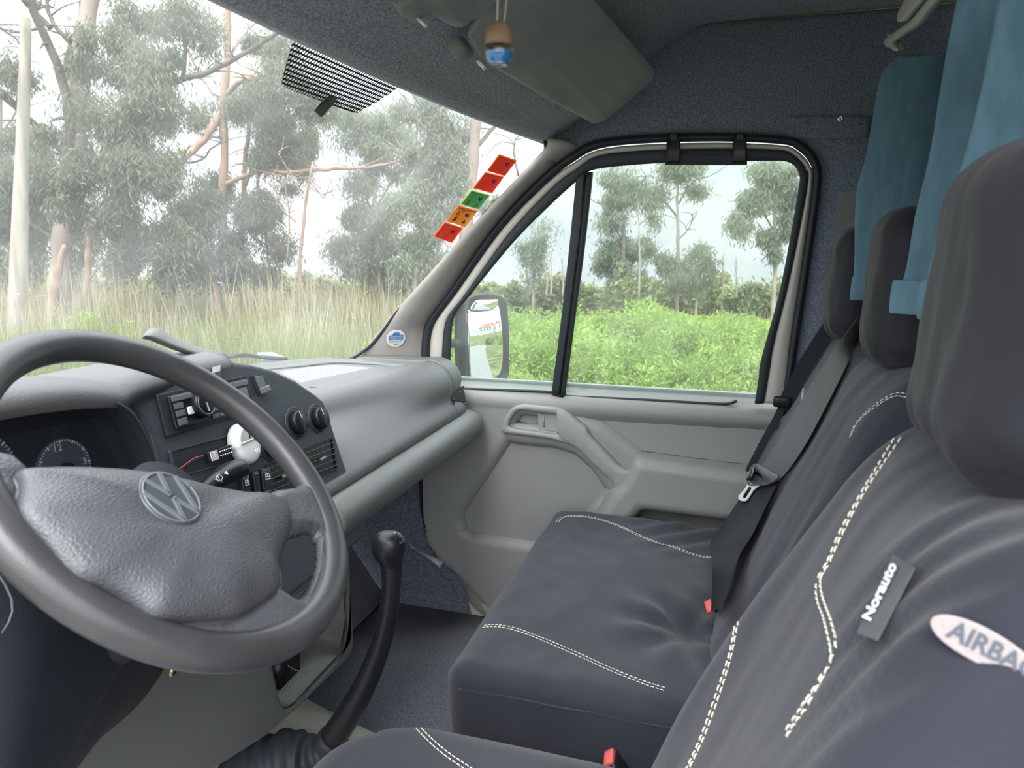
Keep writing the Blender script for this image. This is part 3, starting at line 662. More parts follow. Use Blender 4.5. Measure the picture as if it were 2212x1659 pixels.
for a, b in (((1345, 775), (1518, 705)), ((1355, 845), (1528, 772)), ((1375, 985), (1545, 910)), ((1388, 1058), (1572, 970))):
    tube('vent_slat', [onec(*p, .0035) for p in C7([a, b])], [.0013, .0013], M['dash_hi'], sv, n=6)
tube('vent_rail', [onec(*p, .003) for p in C7([(1330, 720), (1350, 830), (1385, 1055)])], [.0012]*3, M['dash_hi'], sv, n=6)
tube('vent_lever', [onec(*p, .006) for p in C7([(1315, 790), (1345, 850), (1375, 880), (1372, 960), (1355, 1060)])], [.0015, .0022, .0022, .002, .0015], M['black_soft'], sv, n=8)
# rolled bolster under the face
bs = []
for X, s in ((.0, 1), (.2, 1), (.5, 1), (.70, 1), (.78, .97), (.81, .85), (.826, .6), (.832, .25)):
    r = []
    for t in np.linspace(0, 2*math.pi, 25)[:-1]:
        r.append((X, .272+.050*s*math.cos(t)*(1.0 if math.cos(t) < 0 else 1.6), .684+.047*s*math.sin(t)-.004*math.sin(t)**2))
    bs.append(r+[r[0]])
patch('bolster', bs, 50, 49, M['dash_hi'], dash, solid=.004, flip=True)
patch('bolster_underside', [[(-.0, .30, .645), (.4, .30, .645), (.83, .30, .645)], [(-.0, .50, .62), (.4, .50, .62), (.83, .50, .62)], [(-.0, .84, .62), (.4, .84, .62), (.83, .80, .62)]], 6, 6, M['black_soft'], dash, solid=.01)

# driver side hood
secs = []
for X, zl, yl in ((-.95, 1.02, .28), (-.80, 1.03, .28), (-.66, 1.036, .28), (-.58, 1.034, .28), (-.50, 1.026, .28), (-.44, 1.014, .285), (-.40, 1.004, .305), (-.35, 1.002, .333), (-.28, 1.003, .347), (-.20, 1.004, .35), (-.12, 1.000, .35)):
    yb = min(.90, ws_bot_y(X)+.02); zz = min(1.0, zl)
    secs.append([(X, yb, .84), (X, .76, .90), (X, .66, .955), (X, .57, zz-.008), (X, .46, zz+.012), (X, yl+.07, zl+.014), (X, yl+.025, zl+.013), (X, yl+.003, zl+.003), (X, yl+.002, zl-.012)])
patch('hood', secs, 50, 50, M['dash'], dash, solid=.008)

# centre console
CPn = np.array((0, 1, -.3))/math.hypot(1, .3); CP0 = np.array((.1, .27, .75))
def cp(x, y, off=0): return oP(x, y, CP0-CPn*off, CPn)
def cpw(X, z, off=0): return np.array((X, .27+(z-.75)*.3, z))-CPn*off
co = [cp(*p) for p in [(345, 1016), (336, 975), (325, 940), (308, 908), (289, 884), (300, 850)]]
co = [cpw(-.372, .62), cp(345, 1016), cp(336, 975), cp(325, 940), cp(306, 906), cp(288, 886), cp(268, 868)]+[cpw(-.38, 1.002), cpw(-.25, 1.005)]+[cp(*p) for p in [(480, 784), (515, 783), (545, 787), (590, 799), (640, 822), (686, 854), (700, 866), (708, 884), (722, 930), (748, 1010), (762, 1046)]]+[cpw(.10, .66), cpw(.09, .62)]
con = plate('console', co, (0, .30, -.03), M['console'], dash, bevel=.009)
# instrument recess
rec_ = thing('cluster', (-.6, .38, .9)); rec_.parent = dash; rec_.location = np.array((-.6, .38, .9))-np.array((0, .30, .60))
arch = [(-.95, .95), (-.93, 1.0), (-.85, 1.024), (-.70, 1.030), (-.58, 1.028), (-.50, 1.022), (-.44, 1.008), (-.405, .985), (-.385, .945), (-.374, .90), (-.37, .80), (-.37, .70)]
A = [np.array((x, .283, z)) for x, z in arch]; B = [np.array((x-.02 if x > -.6 else x, .36, z-.012)) for x, z in arch]
patch('recess_wall', [A, B], 8, 60, M['black_soft'], rec_, solid=.006)
plate('cluster_face', [(-.96, .305, .70), (-.375, .305, .70), (-.375, .345, 1.02), (-.96, .345, 1.02)], (0, .01, 0), M['dial'], rec_, bevel=0)
CLn = np.array((0, 1, -.125))/math.hypot(1, .125); CL0 = np.array((-.6, .305, .70))
def cl(x, y, off=0): return oP(x, y, CL0-CLn*off, CLn)
def dial(cx, cy, R, a0, a1, nt, nums, label):
    c = cl(cx, cy, .001); u = np.array((1., 0, 0)); v = np.cross(u, CLn); v = v if v[2] > 0 else -v
    V, Fs = tube_g([c, c-CLn*.003], [R*.99, R*.97], 64); d = mk('dial', V, Fs, M['dial2'], rec_, smooth=False)
    parts = []
    for i in range(nt):
        a = math.radians(a0+(a1-a0)*i/(nt-1)); big = i % 5 == 0; e = np.array((math.cos(a), math.sin(a)))
        w = .0011 if big else .0005; L0 = R*(.86 if big else .89)
        r = u*e[0]+v*e[1]; t = -u*e[1]+v*e[0]
        P = [c-CLn*.0034+r*L0-t*w, c-CLn*.0034+r*R*.96-t*w, c-CLn*.0034+r*R*.96+t*w, c-CLn*.0034+r*L0+t*w]
        parts.append((np.vstack([P, np.array(P)-CLn*.0004]), [(0, 1, 2, 3), (4, 5, 6, 7), (0, 1, 5, 4), (2, 3, 7, 6)]))
    mk('tick_marks', *join(parts), M['print'], d, smooth=False)
    for s, aa, sz in nums:
        a = math.radians(aa); p = c-CLn*.0036+(u*math.cos(a)+v*math.sin(a))*R*.74
        w = sz*(.6*len(s)); q = [p-u*w/2-v*sz/2, p+u*w/2-v*sz/2, p+u*w/2+v*sz/2, p-u*w/2+v*sz/2]
        text('numeral', s, quad_map(q), (0, 0, 1, 1), M['print'], d, h=.0003)
    V, Fs = tube_g([c-CLn*.002, c-CLn*.012], [R*.2, R*.18], 32); mk('hand_hub', V, Fs, M['black'], d)
    return d
dial(137, 1013, .0385, 90-6*30, 90+6*30-6, 60, [('12', 98, .0085), ('3', 4, .0085), ('9', 176, .0085)], '')
dial(-62, 1032, .054, -50, 230, 51, [('0', 40, .010)], '')
# glazed window of the cluster
gq = [(-.95, .288, .78), (-.392, .288, .78), (-.405, .310, .985), (-.95, .312, 1.015)]
plate('cluster_lens', gq, (0, .002, 0), glassmat('cluster_lens', .006, (.9, .93, .95), False, .03), rec_, bevel=0)

# radio
def local(quad): return quad_map(quad)
RQ = [cp(*p) for p in [(355, 946), (549, 891), (524, 812), (332, 854)]]           # bl br tr tl
rf = local(RQ)
def rbar(name, u0, v0, u1, v1, h0, h1, m, par, f=rf, bevel=.0008):
    P = [f(u0, v0, h0), f(u1, v0, h0), f(u1, v1, h0), f(u0, v1, h0)]; n = f(.5, .5, .01)-f(.5, .5, 0); n = n/np.linalg.norm(n)
    if n@CPn > 0: P = [p-2*n*h0 for p in P]; n = -n
    return plate(name, P, n*(h1-h0), m, par, bevel=bevel)
rad = thing('car_radio', rf(.5, .5), 'black car radio with a large volume knob in the console', 'radio')
rbar('radio_bezel', 0, 0, 1, 1, -.004, .006, M['black_soft'], rad, bevel=.002)
rbar('radio_face', .075, .10, .97, .90, .006, .011, M['black'], rad, bevel=.0025)
rbar('top_strip', .09, .74, .96, .87, .011, .0135, M['slat'], rad, bevel=.001)
rbar('display', .44, .30, .93, .70, .011, .0118, M['lcd'], rad, bevel=.0003)
wb = rbar('menu_button', .215, .36, .30, .55, .0112, .0145, M['white'], rad, bevel=.002); wb['label'] = 'white menu button'
rbar('side_button', .10, .56, .19, .70, .011, .013, M['slat'], rad)
rbar('side_button', .10, .38, .19, .52, .011, .013, M['slat'], rad)
rbar('side_button', .10, .17, .19, .33, .011, .013, M['slat'], rad)
for i in range(6): rbar('preset_button', .45+i*.082, .13, .52+i*.082, .22, .011, .0135, M['slat'], rad)
n_ = -CPn
kc = rf(.355, .52, 0); kc = kc+n_*.008
V, Fs = tube_g([kc, kc+n_*.014, kc+n_*.017], [.0205, .0195, .0180], 40); kn = mk('volume_knob', V, Fs, M['black'], rad)
u_ = np.array((1., 0, 0)); v_ = np.cross(n_, u_); v_ = v_ if v_[2] > 0 else -v_
ringp = [kc+n_*.017+(u_*math.cos(a)+v_*math.sin(a))*.0165 for a in np.linspace(0, 2*math.pi, 41)]
tube('knob_ring', ringp, [.0009]*41, M['buckle_grey'], kn, n=6)
plate('knob_mark', [kc+n_*.0172+u_*a+v_*b for a, b in ((-.0022, -.012), (.0022, -.012), (0, .012))], n_*.0006, M['chrome'], kn, bevel=0)
def rtx(s, u0, v0, u1, v1, par=rad, m=M['print'], f=rf, h=.0122):
    V, Fs, _ = text_mesh(s, 0); P = []
    for a, b in V[:, :2]:
        p = f(u0+(u1-u0)*a, v0+(v1-v0)*b, 0)+n_*h; P.append(p)
    return mk('lettering', P, Fs, m, par, smooth=False)
rtx('MP3', .60, .715, .66, .735, h=.0137)

# pocket under the radio
PQ = [cp(*p) for p in [(374, 1034), (560, 985), (545, 925), (361, 974)]]
pf = local(PQ)
Ao = [pf(u, v) for u, v in ((0, 0), (1, 0), (1, 1), (0, 1))]; Bi = [pf(u, v) for u, v in ((.03, .06), (.97, .06), (.97, .93), (.03, .93))]
band('pocket_frame', Ao, Bi, n_, .003, M['console'], dash, True, 80, it=0)
plate('pocket_panel', [p-n_*-.0008 for p in Bi], n_*.0006, M['black_soft'], dash, bevel=0)
# relay box with its wires
DQ = [cp(*p, .012) for p in [(444, 1002), (493, 986), (490, 962), (437, 980)]]; df_ = local(DQ)
zb = plate('voltage_meter', DQ, n_*.010, M['black'], None, bevel=.0015); tag(zb, 'small black electronic module with white label below the radio', 'module')
def drt(u0, v0, u1, v1, h): P = [df_(u, v)+n_*h for u, v in ((u0, v0), (u1, v0), (u1, v1), (u0, v1))]; return P
plate('module_label', drt(.06, .08, .36, .92, .0102), n_*.0004, M['label_white'], zb, bevel=0)['label'] = 'white label with red lettering'
V, Fs, _ = text_mesh('EWRT'); mk('lettering', [df_(.24+.10*b, .12+.76*a)+n_*.0108 for a, b in V[:, :2]], Fs, M['red'], zb, smooth=False)
V, Fs, _ = text_mesh('ZEL'); mk('lettering', [df_(.10+.11*b, .12+.76*a)+n_*.0108 for a, b in V[:, :2]], Fs, M['black'], zb, smooth=False)
for i in range(6):
    for j in range(2): tube('terminal', [df_(.44+i*.09, .3+j*.38)+n_*.010, df_(.44+i*.09, .3+j*.38)+n_*.013], [.0013, .0011], M['chrome'], zb, n=8)
tube('wire', [cp(440, 985, .018), cp(420, 990, .018), cp(395, 1008, .014), cp(374, 1024, .008), cp(366, 1040, .004)], [.0011, .0011], M['wire_red'], zb, ns=24, n=6)['label'] = 'red wire'
tube('wire', [cp(440, 989, .018), cp(420, 995, .018), cp(397, 1012, .014), cp(380, 1026, .008), cp(370, 1042, .004)], [.0011, .0011], M['black'], zb, ns=24, n=6)
# white round battery gauge
gc = cp(527, 958, .014)
gf = (gc, u_, v_, n_)
gau = thing('battery_gauge', gc, 'white oval gauge with a clear window standing against the console', 'gauge')
R0 = .030
og = [(R0*math.cos(t)*(.93 if math.sin(t) < 0 else .98), R0*math.sin(t)*(1.15 if math.sin(t) < 0 else 1.12)) for t in np.linspace(0, 2*math.pi, 41)[:-1]]
dome('gauge_body', og, gf, [(.90, -.010), (1, -.006), (1, .004), (.95, .010), (.82, .0125), (.4, .0135), (.05, .0135)], M['white'], gau)
hw = [(.0215*math.cos(t), .0035+.0215*math.sin(t)) for t in np.linspace(0, math.pi, 21)]
plate('gauge_window', [gc+u_*(a-.0005)+v_*b+n_*.0136 for a, b in hw], n_*.0012, pm('gauge_card', (.42, .42, .37), .3, coat=.8), gau, bevel=0)
tube('needle', [gc+u_*-.001+v_*.006+n_*.0155, gc+u_*.003+v_*.020+n_*.0155], [.0012, .0003], M['black'], gau, n=6)
tube('window_edge', [gc+u_*-.023+v_*.003+n_*.0145, gc+u_*.022+v_*.003+n_*.0145], [.0012, .0012], M['label_white'], gau, n=6)
for i in range(3): tube('rib', [gc+u_*(.006+i*.004)+v_*-.024+n_*.0125, gc+u_*(.006+i*.004)+v_*-.014+n_*.0135], [.0007, .0007], M['white'], gau, n=6)
# rocker switch
SQ = [cp(*p) for p in [(556, 856), (574, 848), (560, 809), (538, 813)]]; sf = local(SQ)
def slab(name, f, u0, v0, u1, v1, h0, h1, m, par, bevel=.001):
    P = [f(u, v)+n_*h0 for u, v in ((u0, v0), (u1, v0), (u1, v1), (u0, v1))]; return plate(name, P, n_*(h1-h0), m, par, bevel=bevel)
sw = slab('rocker_switch', sf, 0, 0, 1, 1, 0, .006, M['black_soft'], None); tag(sw, 'black rocker switch on the dashboard above the radio', 'switch')
slab('rocker', sf, .12, .34, .88, .92, .006, .009, M['slat'], sw)
slab('rocker', sf, .1, .02, .9, .34, .006, .016, M['buckle_grey'], sw, .002)
# heater knobs
def knob(cx, cy, R, label, par):
    c = cp(cx, cy, 0); k = thing('heater_knob', c, label, 'knob')
    pts = [c+n_*.001+(u_*math.cos(a)+v_*math.sin(a))*R for a in np.linspace(0, 2*math.pi, 49)]
    tube('knob_surround', pts, [.0014]*49, M['console'], k, n=8)
    V, Fs = tube_g([c, c+n_*.002, c+n_*.0025], [R*.97, R*.97, R*.8], 48); mk('knob_base', V, Fs, M['black_soft'], k)
    V, Fs = tube_g([c+n_*.001, c+n_*.014, c+n_*.016], [R*.78, R*.72, R*.66], 48); mk('knob_dial', V, Fs, M['black'], k)
    rbx, fb = rbox_g((0, 0, 0), (.0052, R*.74, .006), .003, (4, 10, 5))
    V = np.array([c+u_*(p[0]*math.cos(.12)-p[1]*math.sin(.12))+v_*(p[0]*math.sin(.12)+p[1]*math.cos(.12))+n_*(p[2]+.011) for p in rbx])
    gr = mk('knob_grip', V, fb, M['black_soft'], k)
    plate('grip_line', [c+n_*.0172+u_*a+v_*b for a, b in ((.0015-.002, R*.2), (.003-.002, R*.2), (.0005-.002, R*.68), (-.001-.002, R*.68))], n_*.0004, M['print'], gr, bevel=0)
    return k
knob(638, 914, .0285, 'dark heater knob in the middle, half hidden by the steering wheel rim', dash)
knob(685, 905, .0275, 'dark heater knob nearest the padded passenger side', dash)
knob(584, 962, .028, 'heater knob mostly hidden behind the rim, beside the white gauge', dash)
# face vents
def vent(q, lev, label):
    Q = [cp(*p) for p in q]; f = local(Q); v = thing('air_vent', f(.5, .5), label, 'vent')
    Ao = [f(a, b) for a, b in ((0, 0), (1, 0), (1, 1), (0, 1))]; Bi = [f(a, b) for a, b in ((.035, .05), (.965, .05), (.965, .95), (.035, .95))]
    band('vent_frame', Ao, Bi, n_, .004, M['black_soft'], v, True, 60, it=0)
    slab('vent_duct', f, .02, .02, .98, .98, .0, .0008, M['black'], v, 0)
    for i in range(5):
        b = .12+i*.175; P = [f(.03, b)+n_*.0015, f(.97, b)+n_*.0015, f(.97, b+.02)+n_*.006, f(.03, b+.02)+n_*.006]
        plate('slat', P, v_*.0012, M['slat'], v, bevel=.0003)
    s = lev; p0 = cp(*s, .008); tube('vent_tab', [p0-u_*.009, p0+u_*.009], [.0028, .0028], M['buckle_grey'], v, n=10)
    return v
vent([(580, 1072), (655, 1042), (645, 973), (573, 1004)], (618, 1027), 'black louvred air vent left of the pair in the console')
vent([(661, 1040), (727, 1015), (716, 945), (652, 970)], (699, 990), 'black louvred air vent right of the pair, next to the padded dash')
# window lift switches beside the stalk
def wswitch(q, label, dots):
    Q = [cp(*p, .006) for p in q]; f = local(Q); s = plate('window_switch', Q, n_*.012, M['black'], None, bevel=.003); tag(s, label, 'switch', 'switches in a row under the white gauge')
    for b0_ in ((.9, .12) if dots > 1 else (.9,)):
        parts = []
        for r in range(dots):
            for i in range(5):
                b = b0_-r*.065
                c = f(.2+.15*i, b)+n_*.0122; parts.append((np.array([c-u_*.0006-v_*.0004, c+u_*.0006-v_*.0004, c+u_*.0006+v_*.0004, c-u_*.0006+v_*.0004]), [(0, 1, 2, 3)]))
        mk('grip_dots', *join(parts), M['print'], s, smooth=False)
    return s, f
for q, lb, dt in (([(517, 1082), (533, 1078), (526, 1025), (509, 1032)], 'window switch closest to the wiper stalk, with a white icon', 2), ([(542, 1077), (553, 1073), (549, 1019), (534, 1022)], 'plain narrow switch between the two window switches', 1), ([(560, 1072), (579, 1068), (573, 1011), (552, 1016)], 'window switch next to the louvred vent, with a white icon', 2)):
    s, f = wswitch(q, lb, dt)
    if dt > 1:
        for k, (a0, b0, a1, b1) in enumerate(((.3, .55, .8, .59), (.3, .75, .7, .78), (.3, .55, .36, .78), (.74, .55, .8, .74), (.3, .65, .8, .68), (.53, .66, .58, .75))):
            plate('window_icon', [f(a, b)+n_*.0122 for a, b in ((a0, b0), (a1, b0), (a1, b1), (a0, b1))], n_*.0003, M['print'], s, bevel=0)
    else: tube('ring_icon', [f(.5, .14)+n_*.0125+(u_*math.cos(a)+v_*math.sin(a))*.0018 for a in np.linspace(0, 6.283, 13)], [.0003]*13, M['print'], s, n=4)

# phone cradle on the hood
ph = thing('dash_mount', oY(400, 760, .42), 'grey curved plastic dash mount arm standing on the dashboard behind the wheel', 'mount')
topl = [oY(*p, .42) for p in [(306, 728), (318, 715), (335, 714), (352, 724), (385, 741), (430, 756), (462, 763), (478, 774)]]
botl = [oY(*p, .39) for p in [(306, 732), (322, 735), (340, 742), (365, 752), (395, 763), (425, 772), (455, 778), (478, 780)]]
band('mount_arm', topl, botl, (-.3, -.8, .5), .010, M['dash_hi'], ph, n=50, bulge=.004)
dome('mount_foot', [(a, b) for a, b in ((-.03, -.01), (.03, -.012), (.032, .01), (-.03, .012))], (oY(458, 785, .40), np.array((1., 0, 0)), np.array((0, 1., 0)), np.array((0, 0, 1.))), [(1, -.02), (1, .004), (.8, .012), (.1, .014)], M['black_soft'], ph)
tube('mount_clip', [oY(445, 781, .39), oY(462, 779, .385), oY(478, 777, .385)], [.003, .004, .003], M['black'], ph, n=8)
plate('console_top_block', [oZ(*p, 1.006) for p in [(457, 776), (478, 780), (476, 800), (458, 806)]], (0, 0, -.02), M['dash_hi'], ph)

# lower centre panel, in grey: panel with a cubby, ledge lines and the ashtray flap above
LY = .292
def lp(x, y, off=0): return oP(x, y, (0, LY-off, 0), (0, 1, 0))
low = thing('lower_panel', (-.1, LY, .5)); low.parent = dash; low.location = np.array((-.1, LY, .5))-np.array((0, .30, .60))
out_o = [lp(*p) for p in [(470, 1140), (590, 1120), (640, 1080), (700, 1080), (742, 1110), (745, 1200), (747, 1270), (757, 1385), (752, 1408), (738, 1425), (690, 1470), (640, 1520), (560, 1590), (440, 1665), (250, 1780), (60, 1900), (40, 1600), (100, 1400), (300, 1250)]]
inn_o = [lp(*p) for p in [(575, 1418), (560, 1390), (600, 1330), (650, 1300), (700, 1290), (742, 1275), (743, 1290), (751, 1385), (744, 1402), (720, 1428), (675, 1475), (640, 1514), (622, 1528), (610, 1531), (601, 1524), (594, 1500), (586, 1460), (580, 1430)]]
cc = np.array(inn_o).mean(0)
def aord2(L, c, n=160):
    L = smooth_line(L, 1200, True, 0); a = np.arctan2(L[:, 2]-c[2], L[:, 0]-c[0]); out = []
    for t in np.linspace(-math.pi, math.pi, n+1)[:-1]: out.append(L[np.abs(((a-t+math.pi) % (2*math.pi))-math.pi).argmin()])
    return np.array(out)
band('panel_face', aord2(out_o, cc), aord2(inn_o, cc), (0, -1, 0), .010, M['dash_hi'], low, True, 160, .0, 8, it=0)
io = smooth_line(inn_o, 60, True, 0); ib = io+np.array((0, .11, .01))
V = np.vstack([io, ib]); Fs = [(i, (i+1) % 60, 60+(i+1) % 60, 60+i) for i in range(60)]+[tuple(range(60, 120))]
mk('cubby', V, Fs, M['dash_hi'], low, solid=.004, auto=40)
rbox('cubby_shade_block', lp(598, 1440, -.07), (.035, .03, .03), .003, M['black'], low, (2, 2, 2))  # black block put inside the cubby to paint its shade
tube('loose_wire', [lp(622, 1438, -.02), lp(640, 1448, -.02), lp(665, 1450, -.02), lp(690, 1438, -.02)], [.0008]*2, M['string'], None, ns=20, n=6)
tag(bpy.data.objects['loose_wire'], 'thin loose wire lying in the open cubby', 'wire')
plate('ashtray_flap', [lp(*p, .012) for p in [(600, 1180), (690, 1125), (735, 1110), (740, 1142), (600, 1238)]], (0, -.006, 0), M['dash_hi'], low, bevel=.002)
plate('shadow_gap', [lp(*p, .011) for p in [(590, 1246), (740, 1142), (742, 1150), (590, 1256)]], (0, -.001, 0), M['black'], low, bevel=0)
tube('ledge_bead', [lp(*p, .010) for p in [(590, 1300), (640, 1266), (700, 1220), (742, 1190)]], [.005]*4, M['dash_hi'], low, n=10)
tube('ledge_bead', [lp(*p, .010) for p in [(610, 1308), (650, 1280), (700, 1243), (742, 1212)]], [.003]*4, M['dash_hi'], low, n=10)
# driver-side lower cover, dark, with a raised crease, from the column to the floor
patch('knee_cover', [[oY(*p, .16) for p in [(-40, 1180), (-60, 1420), (-80, 1720)]], [oY(*p, .15) for p in [(120, 1260), (60, 1450), (10, 1720)]], [oY(*p, .17) for p in [(248, 1395), (172, 1520), (70, 1720)]],
      [oY(*p, .19) for p in [(262, 1400), (188, 1530), (90, 1720)]], [oY(*p, .22) for p in [(300, 1415), (235, 1535), (110, 1700)]], [oY(*p, .275) for p in [(340, 1440), (268, 1530), (60, 1690)]]], 40, 30, M['navy'], dash, solid=.01, it=1)
tube('cover_crease', [oY(*p, .165) for p in [(252, 1400), (215, 1455), (172, 1525), (128, 1585)]], [.0015, .0025, .002, .001], M['navy'], dash, n=8)
rbox('column_shroud', (-.545, .24, .735), (.055, .12, .05), .035, M['navy'], dash, (8, 12, 8), fn=lambda p: (p[0], p[1], p[2]-(p[1]-.24)*.9))
pts_ = [oY(*p, .10) for p in [(-6, 1238), (10, 1260), (25, 1292), (27, 1320), (18, 1345), (3, 1368)]]
tube('shroud_seam', pts_, [.0005, .0009, .0008, .0006, .0004, .0003], M['buckle_grey'], dash, n=8)
p_ = lp(373, 1453, .012)
V, Fs = tube_g([p_, p_+np.array((0, -.003, 0))], [.0068, .0055], 16); s_ = mk('screw', V, Fs, pm('brass_washer', (.55, .42, .25), .35, metal=.8), None, smooth=False); tag(s_, 'brass-coloured screw in the grey panel just below the wheel rim', 'screw')
for a in (0, math.pi/2):
    d = np.array((math.cos(a), 0, math.sin(a))); e = np.array((-math.sin(a), 0, math.cos(a))); P = [p_+np.array((0, -.0032, 0))+d*x1*.003+e*y1*.0006 for x1, y1 in ((-1, -1), (1, -1), (1, 1), (-1, 1))]
    plate('screw_slot', P, (0, -.0005, 0), M['black'], s_, bevel=0)

# wiper stalk
stalk = thing('wiper_stalk', oY(440, 1060, .26), 'black wiper stalk with white wiper symbol behind the wheel', 'stalk')
ax = [oY(440, 1056, .262), oY(462, 1040, .258), oY(490, 1024, .254), oY(512, 1014, .252), oY(528, 1010, .250)]
axs = smooth_line(ax, 24); rr = np.interp(np.linspace(0, 1, 24), [0, .3, .7, .92, 1], [.013, .017, .0205, .019, .008])
V, Fs = tube_g(axs, np.stack([rr*.95, rr*.75], 1), 20); stb = mk('stalk_body', V, Fs, M['black'], stalk)
STB = bvh(stb)
def onst(x, y, off=.0006):
    p, n = hit(STB, x, y)
    return (p+n*off) if p is not None else oY(x, y, .24)
plate('arrow_icon', [onst(*p) for p in [(484, 1023), (493, 1025), (489, 1017)]], -FW*.0004, M['print'], stb, bevel=0)
for P in ([(466, 1031), (473, 1025), (481, 1031)], [(466, 1031), (472, 1040), (478, 1038), (481, 1031)], [(470, 1028), (475, 1038)], [(464, 1035), (480, 1041)]):
    tube('wiper_icon', [onst(*p) for p in P], [.0004]*len(P), M['print'], stb, n=4)

# stickers on windshield
def stm(name, c, r=.6):
    m = leafmat(name, c, c, .55); return m
MS = {'red': stm('sticker_red', (.95, .12, .07), .6), 'green': stm('sticker_green', (.2, .65, .38), .6), 'yellow': stm('sticker_yellow', (.98, .80, .14), .6), 'orange': stm('sticker_orange', (.80, .26, .05), .6), 'gold': stm('sticker_gold', (.72, .42, .10), .6), 'blue': stm('sticker_blue', (.05, .08, .35), .6), 'maroon': stm('sticker_maroon', (.35, .08, .04), .6), 'lime': stm('sticker_lime', (.62, .75, .35), .6), 'peach': stm('sticker_peach', (.85, .42, .28), .6)}
CS = lambda pts: crop(900, 310, 7.2125, pts)
def sticker(quad, base, edge, num, nc, label, bar):
    Q = [onws(*p, .003) for p in CS(quad)]         # tl tr br bl
    f = quad_map([Q[3], Q[2], Q[1], Q[0]]); s = plate('sticker', [f(0, 0), f(1, 0), f(1, 1), f(0, 1)], (0, -.0004, -.0004), edge, None, bevel=0)
    tag(s, label, 'sticker')
    nn = np.array((0, -.0006, -.0006))
    def r(name, u0, v0, u1, v1, m, k=1.2): return plate(name, [f(u, v)+nn*k for u, v in ((u0, v0), (u1, v0), (u1, v1), (u0, v1))], nn*.3, m, s, bevel=0)
    r('print_field', .03, .04, .97, .95, base); r('print_bar', .04, .86, .96, .94, bar, 1.8)
    def tx(t, u0, v0, u1, v1, m):
        V, Fs, _ = text_mesh(t, .01); mk('lettering', [f(u1-(u1-u0)*a, v0+(v1-v0)*b)+nn*2 for a, b in V[:, :2]], Fs, m, s, smooth=False)
    tx(num, .14, .50, .40, .76, nc); tx('iM', .56, .50, .78, .76, MS['blue'])
    r('print_line', .12, .80, .45, .83, nc, 1.8)
    plate('triangle_mark', [f(u, v)+nn*1.8 for u, v in ((.64, .16), (.84, .16), (.74, .38))], nn*.3, nc, s, bevel=0)
    plate('figure_mark', [f(u, v)+nn*1.8 for u, v in ((.18, .12), (.32, .12), (.30, .42), (.22, .42))], nn*.3, nc, s, bevel=0)
sticker([(1275, 150), (1548, 250), (1360, 495), (1085, 410)], MS['red'], MS['orange'], '24', MS['gold'], 'red sticker marked 24, topmost on the windshield', MS['orange'])
sticker([(1060, 425), (1355, 497), (1165, 765), (863, 682)], MS['red'], MS['peach'], '24', MS['gold'], 'red sticker marked 24, second from the top, above the green one', MS['orange'])
sticker([(845, 705), (1140, 790), (950, 1020), (662, 930)], MS['green'], MS['lime'], '25', MS['red'], 'green sticker marked 25 in the middle of the windshield row', MS['green'])
sticker([(640, 955), (942, 1035), (747, 1290), (458, 1195)], MS['yellow'], MS['orange'], '26', MS['maroon'], 'yellow sticker marked 26 below the green one', MS['gold'])
sticker([(430, 1205), (715, 1300), (540, 1540), (248, 1435)], MS['red'], MS['peach'], '27', MS['gold'], 'red sticker marked 27, lowest on the windshield', MS['orange'])
# round sticker on the pillar trim
pc, pn = hit(PILB, 855, 731, True)
u2 = np.cross((0, 0, 1.), pn); u2 /= np.linalg.norm(u2); v2 = np.cross(pn, u2)
if u2@RT < 0: u2 = -u2
V, Fs = tube_g([pc, pc+pn*.002], [.0275, .0272], 48); rs = mk('round_sticker', V, Fs, M['label_white'], None, smooth=False); tag(rs, 'round white and blue participant badge on the front pillar trim', 'sticker')
def rsp(a, b, h=.0024): return pc+u2*a+v2*b+pn*h
MB_ = pm('badge_blue', (.07, .20, .48), .6)
plate('blue_plaque', [rsp(a, b) for a, b in ((-.021, -.004), (.021, -.004), (.021, .012), (.012, .012), (.010, .018), (.005, .0205), (-.005, .0205), (-.010, .018), (-.012, .012), (-.021, .012))], pn*.0004, MB_, rs, bevel=0)
def rtext(s, a0, b0, a1, b1, m):
    V, Fs, _ = text_mesh(s, .0); mk('lettering', [rsp(a0+(a1-a0)*x, b0+(b1-b0)*y, .0030) for x, y in V[:, :2]], Fs, m, rs, smooth=False)
rtext('CARAVANNING', -.019, .005, .019, .0095, M['label_white']); rtext('CAMPER CLUB', -.017, -.002, .017, .002, M['label_white']); rtext('PARTICIPANTE', -.019, -.012, .019, -.0075, pm('badge_green', (.05, .16, .10), .6))
for a in (-.0035, .0035): plate('print_mark', [rsp(a-.0025, -.021), rsp(a+.001, -.021), rsp(a+.0025, -.016), rsp(a, -.016)], pn*.0004, M['buckle_grey'], rs, bevel=0)

# dotted sunband on the glass behind the inner mirror, with its dark clip
fr = [[onws(*p, .003) for p in [(646, 30), (632, 75), (618, 125), (606, 172), (614, 186)]], [onws(*p, .003) for p in [(700, 62), (694, 110), (690, 150), (686, 190), (684, 212)]], [onws(*p, .003) for p in [(770, 102), (768, 140), (766, 180), (764, 215), (762, 240)]], [onws(*p, .003) for p in [(830, 140), (820, 165), (806, 190), (794, 215), (784, 232)]], [onws(*p, .003) for p in [(893, 176), (878, 180), (860, 186), (835, 202), (815, 216)]]]
sb = patch('sunband', fr, 20, 20, M['frit'], solid=0); tag(sb, 'dotted grey shading band at the top centre of the windshield', 'sunband')
cq = [onws(*p, .012) for p in [(682, 206), (705, 187), (722, 197), (699, 223)]]
cl_ = plate('sensor_clip', cq, (0, .012, -.012), M['black'], None, bevel=.003); tag(cl_, 'small black clip on the windshield under the dotted band', 'clip')
